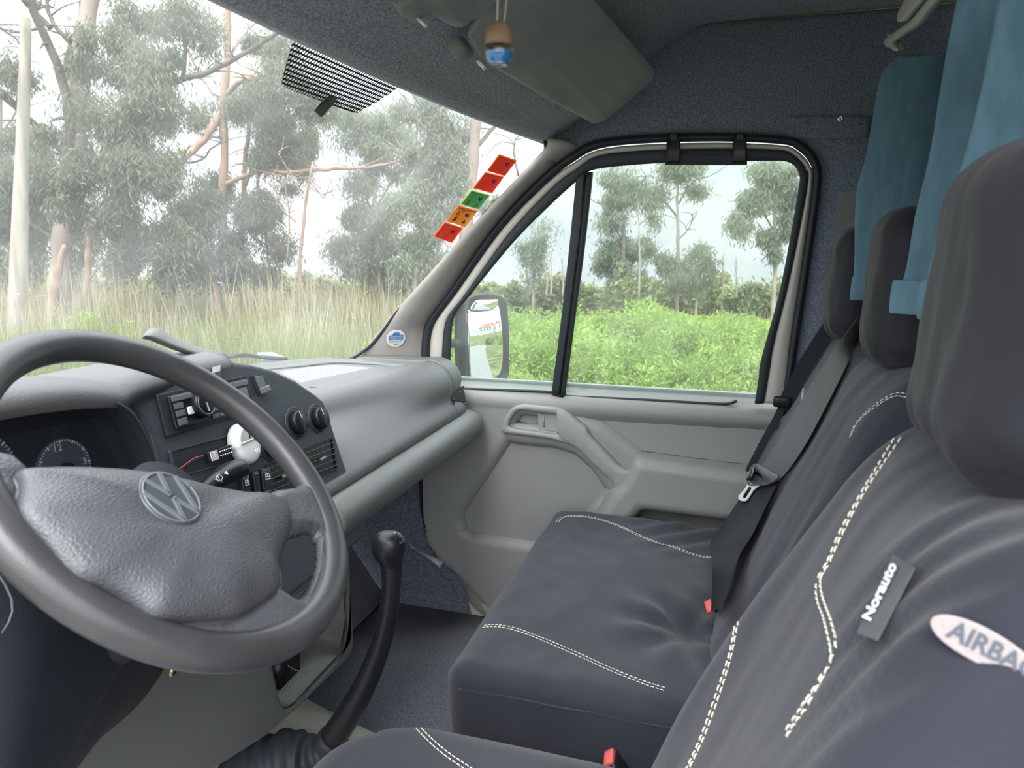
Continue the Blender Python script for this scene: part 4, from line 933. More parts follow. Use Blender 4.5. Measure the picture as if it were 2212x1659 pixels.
tube('clip_ridge', [onws(*p, .0135) for p in [(692, 214), (712, 195)]], [.0012, .0012], M['buckle_grey'], cl_, n=6)

# ================================================================== STEERING WHEEL
WC = np.array((-.531, .099, .954)); WA = math.radians(45.2); WB = .095
WN = np.array((math.sin(WB), -math.cos(WB)*math.cos(WA), math.cos(WB)*math.sin(WA)))
WU = np.cross(WN, (0, 0, 1.)); WU /= np.linalg.norm(WU); WU = WU if WU[0] > 0 else -WU; WV = np.cross(WN, WU); WV = WV if WV[2] > 0 else -WV
def wuv(x, y, h=0):
    p = oP(x, y, WC+WN*h, WN)-WC; return (p@WU, p@WV)
CW = lambda pts: crop(0, 680, 2.0737, pts)
wh = thing('steering_wheel', WC, 'dark grey worn steering wheel with a padded hub and round emblem', 'steering wheel')
rp = [WC+(WU*math.cos(t)+WV*math.sin(t))*.202+WN*-.004 for t in np.linspace(0, 2*math.pi, 129)[:-1]]
V = []; Fs = []; n = 24
for i, p in enumerate(rp):
    r = (p-WC)/np.linalg.norm(p-WC)
    for j in range(n):
        a = 2*math.pi*j/n; rad_ = .0175+.0012*math.cos(2*a)
        V.append(p+r*math.cos(a)*rad_+WN*math.sin(a)*(rad_+.0015))
for i in range(128):
    for j in range(n): Fs.append((i*n+j, ((i+1) % 128)*n+j, ((i+1) % 128)*n+(j+1) % n, i*n+(j+1) % n))
mk('wheel_rim', V, Fs, M['rim'], wh)
H = .014
pad = [wuv(*p, H) for p in CW([(84, 692), (170, 688), (250, 686), (500, 697), (750, 731), (1000, 777), (1140, 800), (1230, 817), (1272, 842), (1300, 885), (1308, 930), (1298, 985), (1275, 1035), (1262, 1070), (1252, 1110), (1250, 1150), (1256, 1195), (1246, 1230), (1200, 1268), (1120, 1320), (1060, 1346), (980, 1352), (850, 1356), (730, 1355), (680, 1340), (640, 1305), (590, 1264), (530, 1232), (460, 1208), (390, 1192), (330, 1160), (270, 1095), (210, 1015), (150, 950), (108, 895), (94, 850), (100, 800), (106, 760), (98, 720)])]
padg = dome_g(pad, (WC, WU, WV, WN), [(.985, -.03), (1.0, -.004), (.998, H-.003), (.985, H+.002), (.955, H+.006), (.9, H+.011), (.8, H+.017), (.65, H+.022), (.5, H+.025), (.35, H+.0265), (.2, H+.027), (.08, H+.027)], 160)
PV = padg[0]
def padfix(p):
    q = p-WC; u, v, h = q@WU, q@WV, q@WN
    if h > 0: # broad hollow across the lower half, as on the cover
        k = sstep((h-H)/.012); h -= .010*k*math.exp(-((v+.045-.12*(u+.02)**2*20)/.022)**2)*math.exp(-(u/.10)**2); h += .0012*k*noise.noise(Vector((u*22, v*22, 0)))
    return WC+WU*u+WV*v+WN*h
mk('airbag_cover', np.array([padfix(p) for p in PV]), padg[1], M['wheel'], wh)
PAB = bvh(bpy.data.objects['airbag_cover'])
# web between hub and rim, one moulding with its openings
def hole(pts): return [wuv(*p, 0) for p in CW(pts)]
HT = hole([(-400, 500), (-150, 600), (-30, 632), (40, 655), (84, 700), (110, 725), (250, 725), (500, 735), (750, 768), (1000, 812), (1140, 832), (1215, 840), (1245, 816), (1290, 811), (1335, 800), (1362, 782), (1378, 755), (1385, 700), (1700, 500), (1200, -200), (0, -300)])
HR = hole([(1270, 984), (1335, 958), (1378, 956), (1415, 966), (1442, 994), (1456, 1040), (1458, 1100), (1446, 1175), (1428, 1222), (1404, 1264), (1370, 1288), (1340, 1296), (1300, 1288), (1240, 1256), (1236, 1195), (1232, 1130), (1242, 1070), (1255, 1020)])
HL = hole([(-200, 790), (-60, 800), (20, 815), (70, 840), (96, 880), (120, 925), (170, 985), (220, 1045), (275, 1108), (330, 1170), (300, 1230), (100, 1050), (-100, 950)])
gu = np.linspace(-.215, .215, 330); UU, VV = np.meshgrid(gu, gu, indexing='ij'); PP = np.stack([UU.ravel(), VV.ravel()], 1)
sd_ = .208-np.linalg.norm(PP, axis=1)
dh_ = np.minimum.reduce([-sdf_poly(PP, HT), -sdf_poly(PP, HR), -sdf_poly(PP, HL)])
sd2 = np.minimum(sd_, dh_)
keep = sd2 > -.0016
rr_ = np.linalg.norm(PP, axis=1)
pe = sdf_poly(PP, round2(pad, 120))                    # distance outside the pad
hh = -.004+.010*np.clip((.20-rr_)/.05, -.3, 1)-.006*sstep((pe+.006)/.012)*0
hh += -.007*np.exp(-((pe)/.0045)**2)                   # shut line round the pad
hh = hh-.014*(1-np.sqrt(np.clip(1-(1-np.clip((dh_+.0016)/.009, 0, 1))**2, 0, 1)))
hh += .0004*np.array([noise.noise(Vector((p[0]*160, p[1]*160, 2))) for p in PP])
idx = -np.ones(len(PP), int); idx[keep] = np.arange(keep.sum()); g_ = np.arange(330*330).reshape(330, 330)
q_ = np.stack([g_[:-1, :-1], g_[1:, :-1], g_[1:, 1:], g_[:-1, 1:]], -1).reshape(-1, 4); q_ = q_[keep[q_].all(1)]
Vw = WC+PP[keep][:, :1]*WU+PP[keep][:, 1:]*WV+hh[keep][:, None]*WN
mk('spokes', Vw, idx[q_], M['wheel'], wh, solid=-.008)
tube('wheel_hub', [WC-WN*.02, WC-WN*.09], [.045, .05], M['navy'], wh, n=24)
# round emblem with the two interlocked letters
bc, bn = hit(PAB, 369, 1077); bn = WN+(-.0)*WU
bc = bc+WN*.0005
bd = [(.0325*math.cos(t), .0325*math.sin(t)) for t in np.linspace(0, 2*math.pi, 49)[:-1]]
bf = (bc, WU, WV, WN)
em = dome('emblem', bd, bf, [(1, -.004), (1, .0), (.98, .0012), (.95, .0014), (.2, .0014)], M['badge'], wh, 64)
em['label'] = 'round grey emblem on the wheel hub'
rg = [bc+WN*.0018+(WU*math.cos(t)+WV*math.sin(t))*.0292 for t in np.linspace(0, 2*math.pi, 65)]
tube('emblem_ring', rg, [.0011]*65, M['badge_hi'], em, n=8)
def stroke(P, w=.0052):
    P = [np.array(p)*.001 for p in P]; parts = []
    for a, b in zip(P[:-1], P[1:]):
        d = (b-a)/np.linalg.norm(b-a); e = np.array((-d[1], d[0]))*w/2; a2 = a-d*.001; b2 = b+d*.001
        q = [a2-e, b2-e, b2+e, a2+e]; lo = [bc+WU*x+WV*y+WN*.0012 for x, y in q]; hi_ = [bc+WU*x+WV*y+WN*.0032 for x, y in q]
        parts.append((np.array(lo+hi_), [(3, 2, 1, 0), (4, 5, 6, 7), (0, 1, 5, 4), (1, 2, 6, 5), (2, 3, 7, 6), (3, 0, 4, 7)]))
    return parts
mk('emblem_letters', *join(stroke([(-10.5, 27), (0, 3.5), (10.5, 27)])+stroke([(-24, 16), (-11, -26), (0, -2.5), (11, -26), (24, 16)])), M['badge_hi'], em, smooth=False, bevel=.0005)

# ================================================================== SEATS
def nz(p, s, seed=0, ax=(1, 1, 1)): return noise.noise(Vector((p[0]*s*ax[0]+seed, p[1]*s*ax[1]+seed*1.7, p[2]*s*ax[2]+seed*.3)))
def stitches(name, b, px, parent, pair=.0065, L=.0062, gap=.0022, r=.0009, extend=0):
    P = []; Nn = []
    xs = smooth_line(np.array([(float(a), float(c)) for a, c in px]), 30)
    for x, y in xs:
        p, n = hit(b, x, y)
        if p is None: continue
        if P and np.linalg.norm(p-P[-1]) > .16: continue
        P.append(p); Nn.append(n)
    P = smooth_line(np.array(P), 160); Nn = smooth_line(np.array(Nn), 160)
    for _ in range(8): Nn[1:-1] = (Nn[:-2]+Nn[1:-1]+Nn[2:])/3; P[1:-1] = (P[:-2]+P[1:-1]*2+P[2:])/4
    s = np.r_[0, np.cumsum(np.linalg.norm(np.diff(P, axis=0), axis=1))]
    parts = []
    at = lambda t: np.array([np.interp(t, s, P[:, k]) for k in range(3)])
    an = lambda t: np.array([np.interp(t, s, Nn[:, k]) for k in range(3)])
    for sd in (-.5, .5):
        t = 0
        while t+L < s[-1]:
            a = at(t); c = at(t+L); n = an(t+L/2); n /= np.linalg.norm(n); d = (c-a)/np.linalg.norm(c-a); e = np.cross(n, d)
            o = e*pair*sd+n*.0008
            parts.append(tube_g([a+o-n*.0008, a+o+d*L*.2+n*.0004, c+o-d*L*.2+n*.0004, c+o-n*.0008], [r*.5, r, r, r*.5], 5))
            t += L+gap
    return mk(name, *join(parts), M['thread'], parent)

# ---- double passenger bench
bench = thing('bench_seat', (.39, -.25, .06), 'black fabric covered double passenger bench with cream double stitching', 'seat')
def bc_fn(p):
    x, y, z = p
    if z > .38:
        u = (x-.385)/.42; v = (y+.23)/.26
        z += .010*(1-u*u)*(1-v*v)-.010*max(0, -v-.1)
        w = sstep((z-.40)/.04)
        z += w*(.0045*nz(p, 9, 3, (.7, 2.2, 1))+.002*nz(p, 24, 5, (.8, 2, 1)))
        # gathers toward the buckle slot
        d = math.hypot(x-.23, y+.40); z += -.022*math.exp(-(d/.055)**2)*w+.008*math.sin(math.atan2(y+.40, x-.23)*7)*math.exp(-((d-.09)/.06)**2)*w
        # far rear corner creases
        d2 = math.hypot(x-.70, (y+.36)); z += .010*math.sin((x+y)*60)*math.exp(-(d2/.11)**2)*w
    if y > -.03: y += .004*nz(p, 7, 9)
    y += -.012*sstep((.40-z)/.2)
    x += .005*nz(p, 8, 2) if abs(x-.385) > .4 else 0
    return np.array((x, y, z))
cush = rbox('seat_cushion', (.385, -.245, .325), (.425, .258, .132), (.035, .045, .034), M['seat'], bench, (60, 48, 20), fn=bc_fn)
seam = [(.385-.4255+.000, y, .418) for y in np.linspace(0, -.48, 20)]
tube('cushion_seam', [(-.0405, y, .4215+.001*math.sin(y*40)) for y in np.linspace(-.02, -.48, 30)], [.0014]*30, M['seat_dark'], bench, n=6)
rbox('seat_base', (.40, -.27, .13), (.39, .22, .075), .01, M['black_soft'], bench, (2, 2, 2))
def bb_fn(p):
    x, y, z = p
    fr = y > -.05
    t = (z-.40)/.62
    u = (x-.42)/.44
    if y > 0: y += .012*math.cos(u*math.pi*2+math.pi)*.8+.010*nz(p, 5, 4, (1.6, 1, .6))+.005*nz(p, 16, 7, (1.8, 1, .5))
    # gentle dip of the top edge between the two places
    z -= .018*math.exp(-((x-.41)/.045)**2)*sstep((z-.85)/.15)
    z += .0*u
    return np.array((x, -.425-(z-.40)*.43+y-.055, z))
bback = rbox('backrest', (.40, 0, .71), (.41, .055, .30), (.07, .045, .075), M['seat'], bench, (64, 12, 44), fn=bb_fn)
CB = bvh(cush); BB = bvh(bback)
stitches('stitching', CB, [(1203, 1130), (1215, 1118), (1245, 1115), (1290, 1121), (1340, 1138), (1380, 1157), (1420, 1173), (1450, 1180), (1480, 1192), (1510, 1202), (1543, 1206)], bench)
stitches('stitching', CB, [(1008, 1385), (1022, 1366), (1045, 1354), (1080, 1353), (1120, 1362), (1180, 1385), (1250, 1415), (1320, 1447), (1390, 1475), (1441, 1491)], bench, pair=.008)
stitches('stitching', BB, [(1755, 742), (1745, 790), (1737, 830), (1733, 870), (1727, 890), (1706, 915), (1694, 935)], bench, pair=.005)
stitches('stitching', BB, [(1962, 856), (1935, 853), (1905, 868), (1870, 895), (1848, 920), (1838, 945)], bench, pair=.006)

def headrest(name, c, half, lab, mat, m2, lean=.04, wr=1., puff=.0):
    t = thing('headrest', (c[0], c[1]-.01, c[2]-half[2]), lab, 'headrest')
    def fn(p):
        x, y, z = p; u = (x-c[0])/half[0]; v = (y-c[1])/half[1]; w = (z-c[2])/half[2]
        k = 1-.14*max(0, w)**2-.06*max(0, -w)**3
        x = c[0]+(x-c[0])*k
        y += .010*(1-u*u)*(1 if v > 0 else -1)*min(1, abs(v))
        y += wr*(.006*nz(p, 9, c[0]*9, (1, 1, .5))+.003*nz(p, 26, c[0]*5, (1.5, 1, .5)))*(1 if v > 0 else .4)
        if w < -.5: y += wr*.007*math.sin(x*130+3*nz(p, 10, 1))*(-w-.5); z += .004*wr*math.sin(x*60)
        if w < -.8: x = c[0]+(x-c[0])*.97
        y -= (z-c[2])*lean
        return np.array((x, y, z))
    b = rbox('headrest_pad', c, half, (half[0]*.55, half[1]*.8, half[2]*.42), mat, t, (34, 20, 40), fn=fn)
    for s in (-1, 1) if c[0] < 0 else ():
        x = c[0]+s*half[0]*.45; tube('post', [(x, c[1]+half[2]*lean*.6, c[2]-half[2]*.7), (x, c[1]+half[2]*lean+.012, c[2]-half[2]-.06)], [.0055, .0055], M['chrome'], t, n=12)
    return t, b
headrest('h', (.62, -.694, 1.112), (.112, .044, .120), 'black fabric covered headrest nearest the passenger door', M['seat_gloss'], None)
headrest('h', (.205, -.716, 1.130), (.118, .046, .128), 'black fabric covered headrest in the middle, in front of the blue curtain', M['seat_gloss'], None)

# ---- driver's seat
ds = thing('driver_seat', (-.47, -.20, .06), 'black fabric covered seat of the driver with a pale oval airbag tag on its side', 'seat')
def dc_fn(p):
    x, y, z = p
    # big rounded plan corners
    cx, cy = -.455, -.19; hx, hy = .268, .29; r = .15
    q = np.array((x-cx, y-cy)); inn = np.clip(q, (-(hx-r), -(hy-r)), (hx-r, hy-r)); d = q-inn; L = np.linalg.norm(d)
    if L > 0:
        m = max(abs(d)); q = inn+d/L*m
    x, y = cx+q[0], cy+q[1]
    if z > .40: z += .012*(1-(q[0]/hx)**2)+.002*nz(p, 9, 8)-.02*sstep((-q[1]-.1)/.2)
    return np.array((x, y, z))
dcush = rbox('seat_cushion', (-.455, -.19, .365), (.268, .29, .105), (.05, .05, .05), M['seat'], ds, (40, 40, 14), fn=dc_fn)
def db_fn(p):
    x, y, z = p; t = (z-.40)/.63
    k = 1-.16*sstep((t-.62)/.38)+.03*math.sin(min(1, t)*math.pi)
    cx = -.487; u = (x-cx)/.235
    x = cx+(x-cx)*k
    if y > 0:
        y += .022*sstep((abs(u)-.55)/.3)*math.exp(-((t-.42)/.38)**2)-.004      # side bolsters
        y += .006*nz(p, 6, 12, (1.5, 1, .7))+.0035*nz(p, 18, 3, (1.6, 1, .6))
        if u < -.1: y += .004*math.sin((x*1.0+z*.35)*150)*sstep((t-.55)/.3)*sstep((-u-.1)/.3)
    x += .005*nz(p, 7, 5)
    return np.array((x, -.355-(z-.45)*.44+y-.075, z))
dback = rbox('backrest', (-.487, 0, .70), (.235, .075, .33), (.06, .05, .09), M['seat'], ds, (56, 20, 56), fn=db_fn)
DB = bvh(dback); DCB = bvh(dcush)
stitches('stitching', DCB, [(880, 1543), (905, 1575), (935, 1605), (965, 1630), (1000, 1654), (1020, 1668)], ds, pair=.008, L=.007)
stitches('stitching', DB, [(1482, 1672), (1520, 1590), (1552, 1500), (1578, 1420), (1592, 1350), (1602, 1300), (1613, 1250), (1630, 1215), (1642, 1202)], ds, pair=.0085, L=.0075, r=.0011)
stitches('stitching', DB, [(1957, 925), (1935, 955), (1905, 1003), (1870, 1058), (1838, 1115), (1815, 1160), (1802, 1190), (1790, 1220), (1770, 1250), (1772, 1290), (1786, 1330), (1797, 1370), (1803, 1412), (1780, 1460), (1745, 1520), (1710, 1570), (1690, 1605)], ds, pair=.0085, L=.0075, r=.0011)
# cloth tag with the maker's lettering, standing off the side seam
def ondb(x, y, off=.0015, X=-.71):
    p, n = hit(DB, x, y)
    return (p+n*off) if p is not None else oX(x, y, X)
tq = [ondb(*p, .010) for p in [(1882, 1375), (1925, 1392), (2003, 1242), (1955, 1216)]]
tg = plate('cloth_tag', tq, np.array((-.35, .9, .1))*.0012, M['tag_grey'], ds, bevel=0); tg['label'] = 'grey cloth tag with white lettering'
f = quad_map(tq); nn = np.cross(tq[1]-tq[0], tq[3]-tq[0]); nn /= np.linalg.norm(nn)
if nn@(CAM-tq[0]) < 0: nn = -nn
V, Fs, _ = text_mesh('Norauto', .035); mk('lettering', [f(.52-.46*b+.0, .16+.74*a)+nn*.0035 for a, b in V[:, :2]], Fs, M['label_white'], tg, smooth=False)
# oval tag
oc = ondb(2125, 1402, .0)
pts = []; ca, sa = math.cos(.475), math.sin(.475)
ov = []
for t in np.linspace(0, 2*math.pi, 49)[:-1]:
    a, b = 133*math.cos(t), 38*math.sin(t)*(1-.12*math.cos(t)); ov.append((2130+a*ca-b*sa, 1398+a*sa+b*ca))
def ontag(x, y, off):
    p, n = hit(DB, min(x, 2210), y)
    return oP(x, y, tag_o+tag_n*off, tag_n)
pA, nA = hit(DB, 2120, 1390); tag_n = nA if nA is not None else np.array((-.9, .4, 0)); tag_o = pA if pA is not None else oX(2120, 1390, -.72)
tag_n = np.array((-.93, .36, .05)); tag_n /= np.linalg.norm(tag_n); tag_o = tag_o+tag_n*.004
OV = [ontag(x, y, .0) for x, y in ov]
at = plate('airbag_tag', OV, tag_n*.0015, M['label_pink'], ds, bevel=.0008); at['label'] = 'pale oval tag reading AIRBAG'
V, Fs, _ = text_mesh('AIRBAG', .022)
def tagpt(a, b, h=.0022):
    s = (a-.5)*214; q = (.5-b)*42; x = 2146+s*ca-q*sa; y = 1404+s*sa+q*ca
    return oP(x, y, tag_o+tag_n*h, tag_n)
V2 = V.copy()
mk('lettering', [tagpt(a, b) for a, b in V2[:, :2]], Fs, M['label_grey'], at, smooth=False)
headrest('h', (-.475, -.690, 1.156), (.150, .066, .132), 'large black headrest on the driver seat, closest to the camera', M['seat_gloss'], None, lean=.07, wr=1.2)

# ---- belts and buckles
def ribbon(name, P, W, wdir, th, m, parent=None, n=60, **k):
    P = smooth_line(P, n); W = np.interp(np.linspace(0, 1, n), np.linspace(0, 1, len(W)), W); D = smooth_line(np.array(wdir, float), n)
    D /= np.linalg.norm(D, axis=1)[:, None]; T = np.gradient(P, axis=0); T /= np.linalg.norm(T, axis=1)[:, None]; N = np.cross(T, D); N /= np.linalg.norm(N, axis=1)[:, None]
    V = np.zeros((n, 4, 3)); V[:, 0] = P-D*W[:, None]/2-N*th/2; V[:, 1] = P+D*W[:, None]/2-N*th/2; V[:, 2] = P+D*W[:, None]/2+N*th/2; V[:, 3] = P-D*W[:, None]/2+N*th/2
    return mk(name, V.reshape(-1, 3), gridf(n, 4, False, True)+[(0, 1, 2, 3), tuple((n-1)*4+j for j in (3, 2, 1, 0))], m, parent, smooth=False)
def onbb(x, y, off=.012):
    p, n = hit(BB, x, y)
    return p+n*off if p is not None else oX(x, y, .3)
belt = thing('seat_belt', onbb(1640, 1000), 'grey seat belt lying across the bench backrest with a steel tongue', 'seat belt')
def edge2(L, R, off):
    return [onbb(*p, off) for p in L], [onbb(*p, off) for p in R]
def belt_strip(name, Lp, Rp, off, m, offs=None):
    A = [onbb(*p, (offs[i] if offs else off)) for i, p in enumerate(Lp)]; B = [onbb(*p, (offs[i] if offs else off)) for i, p in enumerate(Rp)]
    A = smooth_line(A, 50); B = smooth_line(B, 50); T = np.gradient((A+B)/2, axis=0); N = np.cross(T, B-A); N /= np.linalg.norm(N, axis=1)[:, None]
    if N[25]@(CAM-A[25]) < 0: N = -N
    q = 7; V = np.zeros((50, 2*q, 3))
    for j in range(q):
        s = j/(q-1); V[:, j] = A*(1-s)+B*s+N*.0012; V[:, 2*q-1-j] = A*(1-s)+B*s
    return mk(name, V.reshape(-1, 3), gridf(50, 2*q, False, True)+[tuple(range(2*q)), tuple(49*2*q+j for j in range(2*q))[::-1]], m, belt, auto=50)
belt_strip('belt_webbing', [(1849, 690), (1800, 772), (1745, 860), (1700, 935), (1665, 998), (1642, 1030)], [(1866, 712), (1838, 792), (1795, 880), (1752, 960), (1715, 1015), (1688, 1045)], .008, M['belt'])
belt_strip('lap_webbing', [(1640, 1034), (1612, 1078), (1580, 1130), (1552, 1180), (1540, 1230), (1537, 1320)], [(1692, 1046), (1668, 1100), (1640, 1165), (1625, 1200), (1620, 1250), (1600, 1330)], .010, M['belt_dark'], [.010, .012, .014, .02, .03, .035])
tbase = [onbb(*p, .016) for p in [(1652, 1012), (1640, 1014), (1627, 1022), (1624, 1030), (1630, 1045), (1634, 1049), (1634, 1056), (1645, 1057), (1674, 1056), (1690, 1050), (1699, 1041), (1698, 1034), (1686, 1030), (1676, 1034)]]
tn = np.cross(tbase[4]-tbase[0], tbase[9]-tbase[0]); tn /= np.linalg.norm(tn); tn = tn if tn@(CAM-tbase[0]) > 0 else -tn
tongue = plate('tongue_grip', tbase, tn*.006, M['buckle_grey'], belt, bevel=.002)
def bandloop(name, O, I, m, parent, th=.0025):
    return band(name, O, I, tn, th, m, parent, True, 60, it=0)
to = [onbb(*p, .017) for p in [(1633, 1043), (1634, 1049), (1625, 1063), (1611, 1079), (1611, 1085), (1616, 1089), (1626, 1090), (1631, 1087), (1643, 1068), (1657, 1057), (1655, 1053), (1641, 1056)]]
ti = [onbb(*p, .017) for p in [(1634, 1058), (1632, 1060), (1628, 1066), (1621, 1077), (1620, 1080), (1622, 1082), (1625, 1083), (1628, 1081), (1635, 1070), (1640, 1062), (1639, 1060), (1637, 1059)]]
bandloop('tongue_plate', to, ti, M['steel_tongue'], belt)['label'] = 'bright steel tongue'
plate('grip_slot', [p+tn*.0062 for p in [onbb(*q, .016) for q in [(1640, 1022), (1683, 1042), (1678, 1045), (1638, 1026)]]], tn*.0005, M['black'], belt, bevel=0)

# belt hanging from the pillar beside the door
ob = thing('seat_belt', (.80, -.60, .80), 'black seat belt hanging down from the pillar between the door and the bench', 'seat belt')
ribbon('belt_webbing', [oX(1836, 640, .76), oX(1802, 692, .775), oX(1770, 740, .79), oX(1732, 802, .80), (oX(1700, 864, .805))], [.036]*5, [(.35, .8, .4)]*5, .0015, M['belt_dark'], ob)
ribbon('belt_webbing', [oX(1698, 862, .80), oX(1676, 908, .815), oX(1643, 968, .82), oX(1605, 1048, .825), oX(1570, 1150, .83)], [.020]*5, [(.5, .85, .2)]*5, .0015, M['belt_dark'], ob)
rbox('belt_guide', oX(1690, 868, .80), (.008, .022, .014), .005, M['black'], ob, (4, 6, 4))
# buckles
def buckle(c, d, side, lab):
    d = np.array(d, float); d /= np.linalg.norm(d); s = np.array(side, float); s -= d*(s@d); s /= np.linalg.norm(s); t = np.cross(d, s)
    b = thing('belt_buckle', c-d*.05, lab, 'buckle')
    def fr(p): return np.array(c)+s*p[0]+t*p[1]+d*p[2]
    rbox('buckle_body', (0, 0, -.03), (.019, .011, .032), .005, M['black'], b, (6, 6, 8), fn=fr)
    rbox('release_button', (0, 0, .002), (.0155, .0085, .0045), .002, M['red'], b, (4, 4, 3), fn=fr)['label'] = 'red release button'
    tube('buckle_stalk', [fr((0, 0, -.06)), fr((0, 0, -.13))], [.008, .008], M['black_soft'], b, n=10)
    return b
buckle(oX(1318, 1640, -.135)+np.array((0, -.0, -.0)), (-.1, .55, .8), (1, .15, .1), 'black seat belt buckle with red button beside the driver cushion')
p_, n_b = hit(CB, 1520, 1326)
buckle(p_+np.array((.01, -.012, .012)), (-.35, .45, .6), (1, .3, .35), 'black seat belt buckle with red button tucked into the bench fold')

# ================================================================== GEAR LEVER, FLOOR
gl_ = thing('gear_lever', oX(705, 1600, -.10), 'tall black gear lever with a worn round knob rising beside the driver seat', 'gear lever')
gp = [oX(845, 1205, -.085), oX(846, 1260, -.086), oX(838, 1330, -.088), oX(820, 1400, -.09), oX(790, 1475, -.094), oX(755, 1540, -.10), oX(722, 1590, -.104), oX(695, 1635, -.106)]
gR = [.0180, .0165, .0170, .0185, .0205, .0230, .0245, .0250]
P = smooth_line(gp, 60); R = np.interp(np.linspace(0, 1, 60), np.linspace(0, 1, 8), gR)
mk('lever_shaft', *tube_g(P, R, 20), M['black'], gl_)
kc2 = oX(846, 1180, -.085); axg = P[0]-P[4]; axg /= np.linalg.norm(axg)
kx = np.cross(axg, (0, 1., 0)); kx /= np.linalg.norm(kx); ky = np.cross(axg, kx)
V = []; Fs = []
prof = [(-.055, .0150, 0), (-.045, .0158, .0), (-.033, .0182, .001), (-.020, .0235, .004), (-.008, .0278, .005), (.004, .0285, .005), (.013, .0262, .005), (.020, .0215, .005), (.0245, .0140, .005), (.0262, .0065, .005), (.0265, .0005, .005)]
fwd = -RT*.8; fwd = fwd-axg*(fwd@axg); fwd /= np.linalg.norm(fwd); sid = np.cross(axg, fwd)
PRF = smooth_line(np.array(prof), 40)
for h, r, of in PRF:
    for j in range(32):
        t = 2*math.pi*j/32; V.append(kc2+axg*h+fwd*(math.cos(t)*r*1.03+of)+sid*math.sin(t)*r*.93)
Fs = gridf(40, 32, False, True)+[tuple(range(39*32, 40*32))]
kb = mk('lever_knob', np.array(V), Fs, M['black'], gl_)
KB = bvh(kb)
def onk(x, y, off=.0004):
    p, n = hit(KB, x, y); return p+n*off if p is not None else kc2
tube('shift_mark', [onk(852, 1169), onk(856, 1161)], [.0005, .0005], M['black_soft'], kb, n=4)
for s, (x, y) in (('1', (850, 1153)), ('3', (858, 1155)), ('2', (862, 1175)), ('4', (867, 1172)), ('R', (870, 1168)), ('5', (866, 1160))):
    V, Fs, _ = text_mesh(s); mk('shift_numeral', [onk(x+a*4.5, y-b*5) for a, b in V[:, :2]], Fs, M['buckle_grey'], kb, smooth=False)
# bellows at the lever's foot
boot = thing('gear_boot', oZ(560, 1620, .26), 'black ribbed rubber gaiter at the foot of the gear lever', 'gaiter')
bp_ = smooth_line([oX(712, 1625, -.108), oX(672, 1640, -.115), oX(620, 1648, -.13), oX(560, 1675, -.15), oX(500, 1715, -.17)], 60)
Rb = [.027+.030*min(1, i/22)+.003*math.sin(i*.85) for i in range(60)]
mk('gaiter', *tube_g(bp_, Rb, 28), M['black_soft'], boot)
tube('gaiter_collar', smooth_line([oX(722, 1596, -.105), oX(700, 1625, -.107), oX(680, 1650, -.11)], 12), [.030]*12, M['black_soft'], boot, n=20)
# cream painted transmission tunnel ahead of the lever
tn_ = patch('trim_7', [[(-.60, .06, .235), (-.25, .06, .255), (-.06, .06, .255), (-.02, .06, .235), (.00, .06, .15), (.005, .06, .05)], [(-.60, .30, .24), (-.25, .30, .26), (-.02, .30, .26), (.045, .30, .238), (.075, .30, .15), (.08, .30, .05)], [(-.60, .46, .25), (-.25, .46, .27), (.02, .46, .27), (.09, .46, .245), (.12, .46, .15), (.125, .46, .05)], [(-.60, .75, .38), (-.25, .75, .39), (.03, .73, .36), (.10, .71, .33), (.14, .69, .2), (.145, .68, .05)]], 20, 30, M['paint_floor'], solid=.01)
tn_['kind'] = 'structure'

# ================================================================== SUN VISORS, SCENT BOTTLE, CURTAIN
def visor_mesh(name, c4, th, m, parent, n=(30, 18), puff=.006, notch=None):
    """c4: front-left, front-right, rear-right, rear-left corners"""
    a, b, c, d = [np.array(p, float) for p in c4]; N = np.cross(b-a, d-a); N /= np.linalg.norm(N)
    if N[2] > 0: N = -N
    def fn(p):
        u, v, w = p; P = a*(1-u)*(1-v)+b*u*(1-v)+c*u*v+d*(1-u)*v
        k = puff*math.sin(math.pi*min(1, max(0, u)))*math.sin(math.pi*min(1, max(0, v)))
        return P+N*(w*th+(k if w > 0 else 0)+(.004*nz((u*3, v*2, 1), 1.2, 3, (1, 1, 1))+.0035*nz((u*2+v*2, v*9, 1), .9, 8) if w > 0 else 0))
    return rbox(name, (.5, .5, 0), (.5, .5, .5), (.07, .16, .5), m, parent, (n[0], n[1], 8), fn=fn)
vz = thing('sun_visor', (.25, -.17, 1.52), 'grey padded sun visor of the passenger side, folded up to the headliner', 'sun visor')
def vpl(x, y):      # the plane the folded visor lies in
    return oP(x, y, (0, -.10, 1.474), (0, .57, .82))
vr = [vpl(1040, 128), vpl(1287, 268), vpl(1420, 160), vpl(1302, -6)]
visor_mesh('visor_pad', [vpl(1040, 131), vpl(1290, 272), vpl(1420, 158), vpl(1180, -120)], .018, M['visor'], vz, (40, 24), .010)
vlap = visor_mesh('visor_flap', [vpl(1008, 76), vpl(1043, 130), vpl(1205, -40), vpl(1120, -80)], .010, M['visor'], vz, (16, 14), .004)
